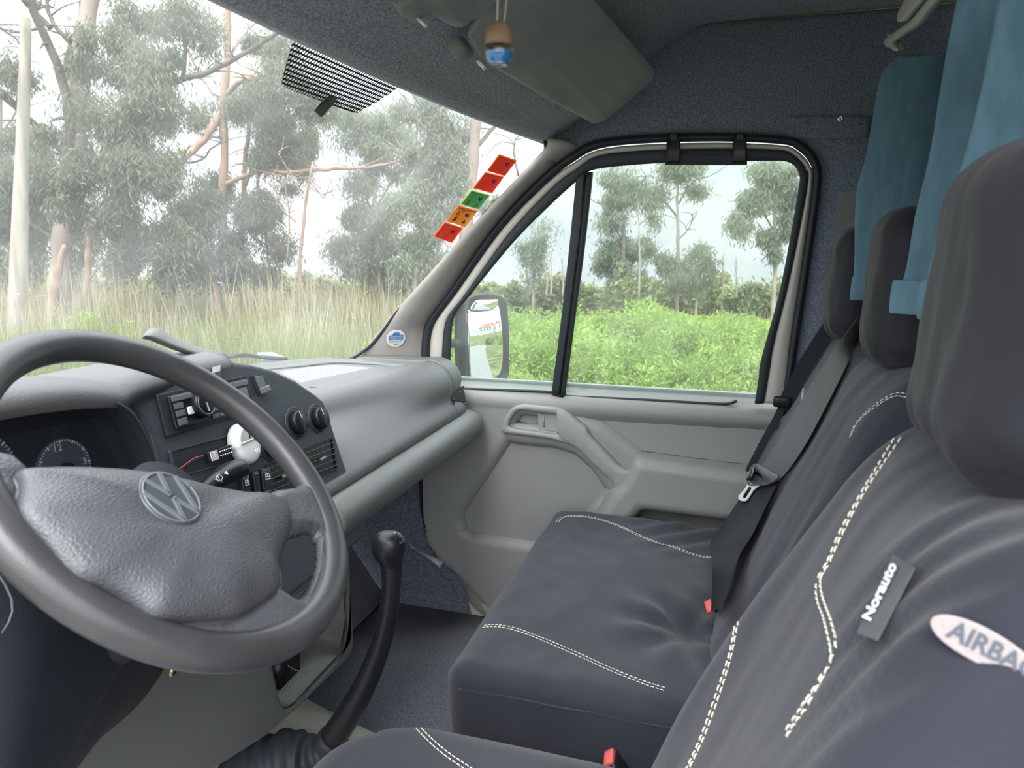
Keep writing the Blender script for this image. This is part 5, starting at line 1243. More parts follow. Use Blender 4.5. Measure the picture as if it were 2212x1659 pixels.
# end hook of the visor
mt = dome('visor_bracket', [(-.022, -.010), (.012, -.012), (.022, .0), (.012, .012), (-.018, .010)], (vpl(1012, 128)+np.array((0, .01, .012)), np.array((1., 0, 0)), np.array((0, .82, -.57)), np.array((0, -.57, -.82))), [(1, -.01), (1, .004), (.8, .010), (.2, .012)], M['visor'], vz)
plate('visor_pin', [vpl(*p)+np.array((0, -.004, -.008)) for p in [(1036, 135), (1042, 131), (1046, 136), (1040, 141)]], (0, .01, .01), M['white'], vz, bevel=.001)
dv = thing('sun_visor', (-.45, -.15, 1.50), 'grey padded sun visor of the driver side, cut off by the top of the picture', 'sun visor')
visor_mesh('visor_pad', [vpl(700, -120), vpl(985, 62), vpl(1085, -20), vpl(900, -220)], .018, M['visor'], dv, (30, 18), .008)
visor_mesh('visor_flap', [vpl(700, -70), vpl(925, 34), vpl(945, 10), vpl(800, -120)], .014, M['visor'], dv, (12, 8), .004)
dome('visor_bracket', [(-.05, -.012), (.02, -.016), (.030, -.006), (.02, .008), (-.05, .016)], (vpl(892, 30)+np.array((0, .004, .008)), np.array((.94, .34, 0.)), np.array((-.28, .77, -.54)), np.array((0, -.57, -.82))), [(1, -.01), (1, .006), (.85, .012), (.2, .013)], M['visor'], dv)
plate('visor_pin', [vpl(*p)+np.array((0, -.004, -.012)) for p in [(905, 32), (911, 28), (918, 34), (912, 39)]], (0, .01, .01), M['white'], dv, bevel=.001)

# hanging scent bottle
bx, by = 1079, 100
BY = -.20
S0 = oY(1078, 112, BY)
sbt = thing('scent_bottle', S0, 'small hanging glass scent bottle with blue liquid and wooden cap', 'air freshener')
k = np.linalg.norm(S0-CAM)/1600.
def lathe(name, prof, m, par, off=0):
    V = []; nn_ = 32
    for r, h in prof:
        for j in range(nn_):
            t = 2*math.pi*j/nn_; V.append(S0+np.array((r*k*math.cos(t), r*k*math.sin(t), h*k)))
    return mk(name, np.array(V), gridf(len(prof), nn_, False, True)+[tuple(range(nn_))[::-1], tuple((len(prof)-1)*nn_+j for j in range(nn_))], m, par)
lathe('glass_bottle', [(18, -26), (24, -20), (29, -10), (31, -2), (30, 5), (27, 10), (25, 13)], M['clear'], sbt)
lathe('perfume', [(15, -24), (21, -18), (25, -9), (26.5, -3), (26, -1)], M['liquid'], sbt)
lathe('stopper', [(10, -3), (11, 3), (12, 9)], M['wood'], sbt)
lathe('wooden_cap', [(27, 11), (29, 17), (29, 24), (27, 34), (23, 44), (17, 52), (10, 55), (3, 56)], M['wood'], sbt)
for a, b in ((1074, 1076), (1085, 1098)):
    tube('hanging_cord', [oY(a if a < 1080 else 1088, 58, BY), oY(b if b < 1080 else 1098, -30, BY), oY(b if b < 1080 else 1104, -70, BY+.05)], [.0013, .0013, .0013], M['string'], sbt, n=8)

# curtain behind the seats: one pleated cloth
cur = thing('curtain', (0, -.74, 1.60), 'blue pleated fabric curtain hanging behind the headrests', 'curtain')
def W3(x, y, Y): return oY(x, y, Y)
cols = []
def col(bot, tp, ym=None):
    b = np.array(bot, float); t = np.array(tp, float); out = []
    for s in np.linspace(0, 1, 6):
        p = b*(1-s)+t*s
        if ym is not None: p = p+np.array(ym)*math.sin(math.pi*s)
        out.append(p)
    return out
r1 = [oX(1842, 648, .40), oX(1846, 560, .40), oX(1847, 470, .40), oX(1852, 405, .40), oX(1870, 340, .40), oX(1885, 258, .40), oX(1903, 165, .40), oX(1940, 118, .40)]
r2 = [oX(1928, 676, -.02), oX(1956, 585, -.02), oX(1977, 464, -.02), oX(2000, 370, -.02), oX(2015, 295, -.02), oX(2030, 200, -.02), oX(2050, 80, -.02), oX(2075, -40, -.02)]
r3 = [oX(1990, 690, -.20), oX(2008, 574, -.20), oX(2040, 450, -.20), oX(2064, 395, -.20), oX(2092, 304, -.20), oX(2120, 190, -.20), oX(2145, 60, -.20), oX(2165, -60, -.20)]
def v_between(a, b, y, f=.5):
    out = []
    for p, q in zip(a, b):
        m_ = p*(1-f)+q*f; m_ = np.array((m_[0], y, m_[2])); out.append(m_)
    return out
def vc(x0, x1, y, z1=1.56): return [np.array((x0*(1-q)+x1*q, y, 1.03+(z1-1.03)*q)) for q in np.linspace(0, 1, 8)]
def dy(c_, d, e=0): return [p+np.array((e, d, 0)) for p in c_]
left = [np.array((-.70, -.80, z)) for z in np.linspace(1.02, 1.50, 8)]
colsC = [vc(.79, .79, -.83), vc(.62, .74, -.86), vc(.47, .66, -.86), dy(r1, -.115, .035), r1, dy(r1, -.075, -.012), vc(.345, .42, -.845, 1.60), vc(.20, .22, -.86, 1.66), vc(.065, -.0, -.845, 1.68), dy(r2, -.06, .02), r2, dy(r2, -.055, -.03), dy(r3, -.075, .03), r3, dy(r3, -.10, -.03), vc(-.34, -.42, -.85, 1.5), vc(-.58, -.6, -.86, 1.5), left]
patch('curtain_cloth', colsC, 180, 60, M['curtain'], cur, solid=.002, it=1, uni=True)
# turned-up hems
def hem(c_, name='hem'):
    A = [p[0]+np.array((0, .002, .0)) for p in c_]; B = [p[0]+np.array((0, .001, .045)) for p in c_]
    return band(name, A, B, (0, 1, 0), .003, M['curtain'], cur, n=60, bulge=.001)
hem(colsC[3:6]); hem(colsC[9:12]); hem(colsC[12:15])
# blind arm above the curtain
ra = thing('blind_arm', W3(2000, 60, -.70), 'off-white plastic blind rail end with a hook, top right by the curtain', 'rail')
pA_ = W3(1928, 86, -.70); pB_ = W3(1980, 50, -.695); pC_ = W3(2040, -10, -.69)
band('rail_body', [W3(1925, 80, -.70), W3(1960, 55, -.70), W3(1985, 38, -.695), W3(2020, -2, -.69), W3(2060, -50, -.69)], [W3(1930, 100, -.70), W3(1965, 72, -.70), W3(1995, 52, -.695), W3(2035, 5, -.69), W3(2080, -40, -.69)], (-.3, .9, -.2), .012, M['offwhite'], ra, n=40, bulge=.003)
band('rail_cover', [W3(1953, 40, -.69), W3(1954, 25, -.69), W3(1966, 0, -.69), W3(1985, -40, -.69)], [W3(1965, 44, -.69), W3(1978, 30, -.69), W3(2000, 5, -.69), W3(2040, -40, -.69)], (-.3, .9, -.2), .012, M['offwhite'], ra, n=30, bulge=.003)
plate('rail_cap', [W3(*p, -.688) for p in [(1914, 72), (1920, 75), (1932, 100), (1936, 108), (1930, 110), (1917, 100), (1922, 95)]], (0, -.012, 0), M['offwhite'], ra, bevel=.001)
for a in ((1934, 100), (1985, 34)):
    tube('rail_hook', [W3(a[0], a[1]-6, -.69), W3(a[0]+1, a[1]+4, -.686), W3(a[0]+4, a[1]+8, -.686)], [.004, .003, .002], M['offwhite'], ra, n=8)

# ================================================================== WING MIRROR outside the passenger window
wm = thing('wing_mirror', oX(1050, 735, 1.12), 'black wing mirror outside the quarter window showing the road behind', 'wing mirror')
MC = oX(1052, 735, 1.12)
dr_ = (MC-CAM)/np.linalg.norm(MC-CAM)
rf_ = np.array((.08, -1, -.03)); rf_ /= np.linalg.norm(rf_)
MN = rf_-dr_; MN /= np.linalg.norm(MN)                    # the glass is aimed back along the van
MU = np.cross((0, 0, 1.), MN); MU /= np.linalg.norm(MU); MU = MU if MU@RT > 0 else -MU; MV = np.cross(MU, MN); MV = MV if MV[2] > 0 else -MV
def mp(x, y, h=0): p = oP(x, y, MC+MN*h, MN)-MC; return (p@MU, p@MV)
CM = lambda pts: crop(800, 620, 6.9125, pts)
ho = [mp(*p) for p in CM([(1440, 210), (1480, 150), (1600, 105), (1780, 92), (1900, 110), (1980, 160), (2025, 240), (2045, 420), (2062, 700), (2066, 1050), (2060, 1300), (2020, 1370), (1930, 1410), (1760, 1450), (1600, 1470), (1500, 1440), (1450, 1380), (1440, 1100), (1432, 700), (1430, 350)])]
dome('mirror_housing', ho, (MC, MU, MV, MN), [(.55, -.075), (.85, -.055), (.97, -.025), (1.0, -.006), (1.0, .002), (.975, .006), (.95, .004), (.93, -.001)], M['seal'], wm, 80)
hi1 = [mp(*p, .004) for p in CM([(1447, 372), (1600, 358), (1720, 350), (1830, 332), (1890, 290), (1920, 245), (1945, 300), (1965, 500), (1985, 900), (1985, 1150), (1965, 1280), (1930, 1340), (1800, 1390), (1660, 1415), (1540, 1418), (1500, 1380), (1475, 1150), (1455, 700)])]
def convex(name, loop, h0, R, rings=14):
    Vg, Fg = dome_g(loop, (MC, MU, MV, MN), [(1, 0)]+[(s_, 0) for s_ in np.linspace(1, .02, rings)], 90); c0 = np.array([MC+MU*0]).mean(0)
    uv = np.stack([(Vg-MC)@MU, (Vg-MC)@MV], 1); cu = uv.mean(0); r2_ = ((uv-cu)**2).sum(1); h = h0-r2_/(2*R); h[:90] -= .002
    return mk(name, MC+uv[:, :1]*MU+uv[:, 1:]*MV+h[:, None]*MN, Fg, M['mirror'], wm)
convex('mirror_glass', hi1, .0075, 1.1)
hi2 = [mp(*p, .004) for p in CM([(1500, 345), (1497, 320), (1520, 265), (1570, 210), (1620, 190), (1750, 186), (1900, 184), (1915, 210), (1895, 270), (1840, 325), (1720, 345), (1600, 350)])]
MN2 = MN+np.array((0, 0, .10)); MN2 /= np.linalg.norm(MN2)
dome('wide_angle_glass', hi2, (MC, MU, MV, MN), [(1, .003), (1, .0050), (.9, .0062), (.7, .0074), (.4, .0084), (.1, .0088)], M['mirror'], wm, 60)
tube('mirror_arm', [oX(925, 745, .95), oX(960, 742, .97), oX(985, 742, 1.03), oX(1010, 744, 1.12)], [.012, .014, .015, .015], M['seal'], wm, ns=20, n=14)
band('mirror_bracket', [oX(*p, 1.06) for p in CM([(1290, 300), (1280, 700), (1290, 1100), (1330, 1300)])], [oX(*p, 1.10) for p in CM([(1440, 230), (1440, 700), (1450, 1200), (1480, 1420)])], (-1, 0, 0), .02, M['seal'], wm, n=40, bulge=.01)

# bonnet, scuttle and wiper seen through the glass
bn_ = patch('scuttle', [[(X, ws_bot_y(min(abs(X), .8))+.01, .835) for X in np.linspace(-.9, .86, 12)], [(X, ws_bot_y(min(abs(X), .8))+.12, .835) for X in np.linspace(-.9, .86, 12)], [(X, ws_bot_y(min(abs(X), .8))+.24, .80) for X in np.linspace(-.9, .86, 12)], [(X, ws_bot_y(min(abs(X), .8))+.7, .66) for X in np.linspace(-.9, .86, 12)], [(X, ws_bot_y(min(abs(X), .8))+.95, .40) for X in np.linspace(-.9, .86, 12)]], 20, 40, M['beige'], solid=.01)
tag(bn_, 'pale bonnet and scuttle panel just beyond the windshield foot', 'bonnet')
wp = thing('windshield_wiper', oZ(560, 772, .87), 'wiper arm and blade resting at the foot of the windshield', 'wiper')
tube('wiper_blade', [oZ(480, 776, .875), oZ(500, 770, .885), oZ(530, 768, .885), oZ(570, 772, .885), (oZ(620, 776, .875))], [.006]*5, M['seal'], wp, ns=30, n=8)
tube('wiper_arm', [oZ(500, 773, .875), oZ(515, 766, .90), oZ(540, 767, .895), oZ(570, 774, .88)], [.004]*4, M['black_soft'], wp, ns=20, n=8)
plate('wiper_pivot', [oZ(*p, .86) for p in [(555, 768), (590, 767), (618, 778), (566, 785)]], (0, 0, .01), M['buckle_grey'], wp, bevel=.003)
# roof skin of the van, outside shell on the passenger side
plate('roof', [(-.95, -1.3, 1.76), (.86, -1.3, 1.76), (.86, -.30, 1.76), (-.95, -.30, 1.76)], (0, 0, .03), M['beige'])['kind'] = 'structure'

# ================================================================== OUTSIDE
GZ = -.78
def gz(x, y):
    d = (x-CAM[0])*math.cos(YAW)+(y-CAM[1])*math.sin(YAW)
    return GZ-.055*max(0, d-5)
def gf(x, y, D): b = far(x, y, D); return np.array((b[0], b[1], gz(b[0], b[1])))
g = 60
gx = np.linspace(-1, 1, g)
def gpt(u, v):
    x, y = u*abs(u)*160, v*abs(v)*160
    z = gz(x, y)+.05*noise.noise(Vector((x*.2, y*.2, 0)))
    if y < -40 and x > -30: z += (-(y+40))*.045
    return (x, y, z-.02)
V = [gpt(a, b) for a in gx for b in gx]
go = mk('ground', np.array(V), gridf(g, g), M['soil']); go['kind'] = 'structure'
rx = [(-5.5, 40), (-5.3, 10), (-5.0, -5), (-4.6, -14), (-3.6, -26), (-1.2, -42), (4, -62)]
L1 = np.array([(x-0, y, GZ+.02) for x, y in rx], float); L2 = np.array([(x+7.1-.02*abs(y), y, GZ+.03) for x, y in rx], float)
L1 = smooth_line(L1, 60); L2 = smooth_line(L2, 60)
rd = mk('road', np.vstack([L1, L2]), [(i, i+1, 61+i, 60+i) for i in range(59)], M['asphalt']); rd['kind'] = 'structure'

def leafcloud(cen, rad, n, size, rng, droop=.6, aspect=.22, shell=.0, up=None):
    """quads scattered in an ellipsoid; droop = how strongly leaves hang"""
    d = rng.normal(size=(n, 3)); d /= np.linalg.norm(d, axis=1)[:, None]; r = rng.random(n)**(1/3)
    if shell: r = shell+(1-shell)*r
    P = np.array(cen)+d*r[:, None]*np.array(rad)
    return P
def leaves_mesh(P, size, rng, droop=.6, aspect=.22):
    n = len(P); t = rng.normal(size=(n, 3)); t /= np.linalg.norm(t, axis=1)[:, None]; t = t*(1-droop)+np.array((0, 0, -1.))*droop; t /= np.linalg.norm(t, axis=1)[:, None]
    s = rng.normal(size=(n, 3)); s -= t*(s*t).sum(1)[:, None]; s /= np.linalg.norm(s, axis=1)[:, None]
    L = size*(.6+.8*rng.random(n))[:, None]; W = L*aspect
    V = np.stack([P, P+t*L*.45+s*W*.5, P+t*L, P+t*L*.45-s*W*.5], 1).reshape(-1, 3)
    return V, np.arange(4*n).reshape(n, 4)
def clumps(cen, rad, k, rng): return leafcloud(cen, rad, k, 0, rng)
def px2m(r, D): return r/F*D*1.0
def tree(label, D, trunk, tr, branches, blobs, nleaf, lsize, lm, bm_, group=None, seed=1, name='eucalyptus_tree', cat='tree', droop=.55, aspect=.2, ground=True, dens=22):
    rng = np.random.default_rng(seed); base = far(trunk[0][0], trunk[0][1], D)
    gb = gz(base[0], base[1]); t = thing(name, (base[0], base[1], gb), label, cat, group)
    tp = [far(x, y, D) for x, y in trunk]
    if ground and tp[0][2] > gb: tp = [np.array((tp[0][0], tp[0][1], gb-.05))]+tp; tr = [tr[0]*1.15]+list(tr)
    n = 40; rr = np.interp(np.linspace(0, 1, n), np.linspace(0, 1, len(tr)), [px2m(r, D) for r in tr]); Pn = smooth_line(tp, n)
    Pn = Pn+np.array([[noise.noise(Vector((i*.21, seed, k_))) for k_ in range(3)] for i in range(n)])*px2m(3, D)
    parts = [tube_g(Pn, rr*(1+.12*np.sin(np.arange(n)*1.3+seed)), 10)]
    mk('trunk', *join(parts), bm_, t)
    bparts = []
    for bi, (pts, r0, r1, dz) in enumerate(branches):
        m = len(pts); q = [far(x, y, D+dz*i/max(1, m-1)) for i, (x, y) in enumerate(pts)]
        nb = 8*m; Q = smooth_line(q, nb); Q = Q+np.array([[noise.noise(Vector((i*.35, seed+bi, k_*3))) for k_ in range(3)] for i in range(nb)])*px2m(5, D)*np.linspace(0, 1, nb)[:, None]
        bparts.append(tube_g(Q, np.linspace(px2m(r0, D), px2m(r1, D), nb), 7))
        # twigs
        for _ in range(int(m*2.0)):
            i = rng.integers(nb//3, nb); d = rng.normal(size=3); d[2] = abs(d[2])*.5+.1; d /= np.linalg.norm(d); L = px2m(rng.uniform(25, 75), D)
            bend = rng.normal(size=3)*.35
            w = [Q[i], Q[i]+d*L*.4, Q[i]+d*L*.7+bend*L*.3, Q[i]+(d+bend*.8)*L]
            bparts.append(tube_g(smooth_line(w, 7), np.linspace(px2m(max(1., r1*.8), D), px2m(.35, D), 7), 4, False))
    if bparts: mk('branches', *join(bparts), M['bark_dark'] if bm_ is not M['bark_pink'] else bm_, t)
    PP = []; tot = sum(b[2]*b[3] for b in blobs)
    for (x, y, rx_, ry_, dz) in blobs:
        c = far(x, y, D+dz); k = max(3, int(rx_*ry_/dens/dens*1.0)); sub = clumps(c, (px2m(rx_, D), px2m(rx_, D)*.9, px2m(ry_, D)), k, rng)
        ln = int(nleaf*rx_*ry_/tot); per = max(4, ln//k)
        for s in sub:
            rr_ = px2m(dens*.75, D)*rng.uniform(.5, 1.3); PP.append(s+rng.normal(size=(int(per*rng.uniform(.5, 1.5)), 3))*np.array((rr_, rr_, rr_*.95))*rng.uniform(.6, 1.3, 3))
    if PP:
        P = np.vstack(PP); V, Fc = leaves_mesh(P, lsize, rng, droop, aspect); mk('foliage', V, Fc, lm, t, smooth=False)
    return t
E_, E2 = M['leaf_euc'], M['leaf_euc2']
# big eucalyptus left of the windshield
tree('huge multi-stemmed eucalyptus with dense dark foliage right of the leaning pole', 15, [(128, 705), (135, 560), (150, 400), (165, 250), (180, 100), (205, -60)], [24, 22, 22, 20, 19, 15],
     [([(150, 430), (150, 250), (120, 130), (80, 40), (50, -60)], 11, 7, -1), ([(140, 200), (150, 120), (175, 40), (180, -50)], 9, 5, 1), ([(0, 200), (40, 235), (80, 275), (120, 300)], 9, 6, 1.5), ([(230, 300), (300, 215), (395, 170), (440, 160), (520, 120), (600, 70), (660, 20)], 8, 3, -1.5),
      ([(395, 168), (400, 110), (398, 60), (430, 30)], 5, 2, -.5), ([(90, 270), (100, 300), (140, 330), (150, 360)], 7, 5, .5), ([(240, 260), (330, 330), (420, 350), (480, 300)], 4, 1.5, 0), ([(110, 60), (60, 10), (20, -40)], 6, 3, 0), ([(150, 90), (110, 40), (95, -40)], 5, 3, 0),
      ([(60, 480), (120, 520), (150, 560)], 4, 2, 0), ([(0, 60), (40, 90), (60, 130)], 3, 1, 0), ([(90, 60), (30, 70), (-20, 50)], 3, 1, 0)],
     [(250, 110, 75, 60, 0), (330, 150, 60, 60, -1), (290, 60, 60, 40, 1), (230, 230, 60, 50, -1), (200, 420, 110, 70, 0), (320, 400, 90, 60, -1), (60, 370, 60, 70, 1), (20, 150, 45, 35, 0), (120, 330, 60, 60, 0), (250, 330, 80, 50, 0), (330, 500, 90, 60, -.5), (230, 520, 80, 60, 0), (420, 470, 70, 55, .5), (90, 470, 70, 60, 1), (15, 440, 45, 70, 0), (310, 250, 45, 45, -1), (420, 40, 60, 30, 0), (20, 300, 30, 35, 0), (480, 560, 60, 50, 1), (380, 580, 70, 40, 0)],
     110000, .13, E_, M['bark'], seed=3, dens=24)
tree('pale stubby trunk with short side shoots beside the huge eucalyptus', 13.5, [(115, 700), (120, 640), (132, 560), (140, 530)], [9, 8, 8, 5], [([(118, 640), (60, 640), (55, 632)], 2, 1, 0)], [], 0, .1, E_, M['bark_pink'], seed=5, name='dead_trunk')
tree('slim pinkish trunk rising behind the huge eucalyptus, left of centre', 14.5, [(190, 640), (190, 560), (192, 480)], [8, 7, 6], [([(195, 600), (230, 560), (280, 545)], 3, 1, 0)], [(240, 560, 50, 30, 0)], 1500, .15, E_, M['bark_pink'], seed=6, name='slim_tree')
tree('tall eucalyptus with straight pinkish trunk in the middle of the windshield', 19, [(470, 640), (478, 560), (482, 400), (484, 240), (490, 100), (497, -40)], [9, 9, 8, 8, 7, 6],
     [([(478, 245), (440, 300), (400, 340), (370, 370)], 9, 6, -1), ([(490, 205), (520, 175), (560, 170), (630, 172)], 6, 4, -1), ([(480, 400), (560, 370), (620, 372), (700, 366), (780, 362), (850, 352), (900, 330)], 5, 2, -1), ([(485, 300), (440, 290), (380, 265)], 3, 1.5, 1), ([(400, 100), (450, 190), (480, 215)], 3, 2, 0),
      ([(490, 130), (540, 60), (600, 20)], 3, 1, 1), ([(440, 340), (400, 330), (330, 335)], 3, 1, 0), ([(480, 260), (410, 240), (350, 250)], 3, 1, 0)],
     [(560, 240, 60, 50, 0), (620, 270, 60, 55, 1), (660, 230, 55, 50, -1), (570, 110, 60, 40, 0), (560, 330, 60, 40, 0), (640, 330, 50, 40, 0), (440, 420, 50, 60, 1), (560, 480, 60, 50, 0), (500, 540, 60, 40, 0), (380, 250, 40, 30, 0), (600, 430, 40, 50, 1), (440, 250, 30, 25, 0), (590, 170, 40, 30, -1)],
     60000, .13, E_, M['bark_pink'], seed=8, dens=22)
tree('thin reddish eucalyptus with forked upper stem right of the tallest trunk', 20, [(520, 620), (524, 480), (530, 350), (540, 250)], [6, 6, 5, 4], [([(530, 400), (560, 320), (570, 270)], 4, 2, 0), ([(550, 520), (556, 420), (562, 330)], 4, 3, 0)], [(560, 200, 45, 40, 0), (590, 560, 50, 40, 0)], 5000, .17, E_, M['bark_pink'], seed=9)
tree('bare leaning thin trunk standing alone before the open sky', 17, [(646, 622), (650, 540), (658, 460), (668, 390), (676, 350)], [4, 4, 3.5, 3, 2], [([(655, 430), (630, 380), (600, 330)], 1.5, .6, 0), ([(668, 390), (700, 430), (690, 400)], 1.2, .5, 0), ([(620, 560), (625, 470), (612, 380)], 2, 1, 0), ([(640, 480), (600, 440), (585, 380)], 1.5, .7, 0)], [], 0, .1, E_, M['bark_pink'], seed=10, name='bare_tree')
tree('rounded eucalyptus with mottled foliage just left of the sticker column', 21, [(820, 640), (815, 560), (812, 480), (806, 380)], [6, 5, 5, 4], [([(812, 480), (780, 400), (760, 350)], 3, 1, 0), ([(812, 450), (850, 380), (860, 330)], 3, 1, 0), ([(880, 180), (920, 240), (950, 290)], 4, 1.5, 0)],
     [(800, 300, 50, 50, 0), (850, 330, 55, 50, 1), (790, 380, 45, 40, 0), (870, 420, 60, 50, -1), (800, 470, 55, 45, 0), (770, 530, 50, 45, 0), (860, 520, 70, 50, 0), (730, 540, 40, 30, 0), (790, 580, 70, 40, 0), (880, 590, 60, 40, 0), (840, 260, 30, 25, 0), (740, 280, 40, 40, 0)],
     50000, .14, E2, M['bark'], seed=11, dens=20)
tree('thick pale eucalyptus trunk with a curved limb behind the red stickers', 17, [(1000, 600), (1008, 480), (1020, 380), (1026, 300), (1032, 200), (1040, 100)], [14, 14, 13, 12, 10, 8],
     [([(1004, 430), (980, 395), (955, 350), (945, 300), (920, 280)], 5, 2, -.5), ([(1028, 320), (1070, 270), (1110, 210)], 5, 2, .5), ([(1010, 460), (1040, 440), (1090, 430)], 3, 1, 0), ([(880, 180), (910, 225), (960, 250), (985, 290)], 5, 2.5, 0), ([(1030, 250), (1060, 200), (1075, 150)], 2, 1, 0), ([(1120, 380), (1110, 320), (1130, 270)], 2, 1, 0)],
     [(930, 250, 45, 35, 0), (970, 290, 50, 50, 0), (920, 350, 55, 50, 1), (960, 410, 50, 50, 0), (900, 450, 60, 50, 0), (940, 500, 55, 40, 0), (1060, 440, 35, 25, 0), (890, 560, 60, 50, 0), (880, 240, 25, 20, 0), (985, 350, 30, 40, 0)],
     42000, .13, E2, M['bark'], seed=12, dens=20)
tree('small bushy eucalyptus at the far left edge behind the pole', 22, [(-10, 640), (-5, 400), (0, 200)], [8, 7, 5], [([(-5, 300), (30, 250), (50, 200)], 3, 1, 0)], [(0, 500, 60, 60, 0), (40, 560, 60, 50, 0), (-10, 380, 40, 60, 0), (30, 150, 40, 30, 0)], 8000, .2, E_, M['bark'], seed=13, dens=20)
# scene beyond the side window
def wt(label, D, x, y0, y1, blobs, seed, nl=9000, br=(), r=5, size=.16, lm=None, bm_=None): return tree(label, D, [(x, y0), (x+2, y0*.6+y1*.4), (x-1, y1)], [r, r*.8, r*.4], list(br), blobs, nl, size, lm or E2, bm_ or M['bark'], seed=seed, dens=15)
wt('broad airy eucalyptus left of centre in the door window', 26, 1345, 640, 380, [(1330, 385, 38, 28, 0), (1370, 400, 30, 25, 0), (1320, 430, 25, 20, 0), (1330, 480, 40, 28, 0), (1350, 540, 55, 38, 0), (1300, 560, 28, 30, 0), (1390, 520, 25, 30, 0), (1360, 590, 60, 30, 0), (1345, 440, 20, 20, 0)], 21, 26000, [([(1345, 520), (1310, 460), (1290, 430)], 2, 1, 0), ([(1345, 460), (1380, 410), (1395, 380)], 2, 1, 0)])
wt('tall thin eucalyptus with wide high crown in the middle of the door window', 26, 1463, 650, 370, [(1450, 375, 40, 20, 0), (1495, 385, 35, 25, 0), (1415, 430, 20, 28, 0), (1420, 470, 15, 15, 0), (1510, 400, 22, 18, 0), (1470, 600, 45, 40, 0), (1500, 570, 35, 35, 0), (1440, 580, 25, 35, 0), (1470, 360, 40, 15, 0)], 22, 20000, [([(1463, 470), (1440, 440), (1415, 425)], 2.4, 1, 0), ([(1466, 440), (1490, 400), (1510, 385)], 2.4, 1, 0), ([(1463, 520), (1490, 490), (1495, 460)], 1.5, .6, 0)], r=4)
wt('large feathery eucalyptus at the right end of the door window', 22, 1672, 640, 360, [(1640, 380, 45, 28, 0), (1690, 390, 40, 30, 0), (1605, 430, 28, 28, 0), (1650, 430, 35, 30, 0), (1700, 440, 30, 35, 0), (1600, 480, 22, 22, 0), (1655, 500, 25, 20, 0), (1690, 490, 25, 25, 0), (1660, 360, 45, 15, 0), (1680, 540, 18, 20, 0)], 23, 26000, [([(1672, 500), (1640, 450), (1600, 430)], 2.2, 1, 0), ([(1672, 440), (1700, 400), (1715, 380)], 2.2, 1, 0)], r=4.5)
wt('small round eucalyptus in the quarter window beside the divider', 27, 1152, 640, 510, [(1155, 510, 28, 28, 0), (1165, 545, 25, 25, 0), (1130, 545, 22, 22, 0), (1150, 580, 35, 20, 0)], 24, 4500, r=3.5)
wt('dark bushy tree low in the door window right of the thin one', 24, 1505, 650, 560, [(1500, 600, 50, 35, 0), (1520, 570, 35, 25, 0), (1470, 620, 40, 25, 0)], 25, 6000, r=3, lm=E_)
# woodland edge: separate shrubby trees
rng = np.random.default_rng(31)
wl = [(x, (585 if x < 640 else 600)+rng.uniform(-16, 16), D_) for x, D_ in zip(list(range(-20, 1000, 56))+list(range(1010, 1760, 46)), [27+rng.uniform(-3, 5) for _ in range(40)])]
for i, (x, y, D_) in enumerate(wl):
    wn = 'windshield' if x < 1005 else 'quarter window' if x < 1225 else 'large door window'
    tree('olive green scrubby tree in the far row, seen through the %s' % wn, D_, [(x, 665), (x+rng.uniform(-6, 6), y)], [2.5, 1.2], [], [(x, y+28, 30, 26, 0), (x-16, y+46, 26, 20, 0), (x+16, y+44, 26, 22, 0), (x, y+62, 36, 16, 0)], 3600, .20, M['leaf_olive'], M['bark'], group='scrubby trees seen through the %s' % wn, seed=100+i, name='scrub_tree', dens=12, droop=.2, aspect=.45)
# bare saplings
for i, (x, y0, y1) in enumerate([(1190, 640, 545), (1215, 640, 560), (1238, 645, 530), (1560, 640, 560), (1590, 645, 575), (1380, 650, 450), (1180, 640, 570), (600, 640, 520)]):
    rr_ = np.random.default_rng(50+i); D_ = 24
    bp2 = []
    for k_ in range(9):
        a = y1+(y0-y1)*rr_.uniform(.0, .7); dx = rr_.uniform(-16, 16); bp2.append(tube_g(smooth_line([far(x, a, D_), far(x+dx*.5, a-16, D_+.2), far(x+dx, a-32, D_+.4)], 7), np.linspace(.010, .003, 7), 4))
    bp2.append(tube_g(smooth_line([far(x, y0, D_), far(x+2, (y0+y1)/2, D_), far(x-2, y1, D_)], 10), np.linspace(.035, .008, 10), 6))
    o_ = mk('bare_sapling', *join(bp2), M['bark']); tag(o_, 'leafless thin sapling in the far tree row', 'sapling', 'bare saplings in the far tree row')

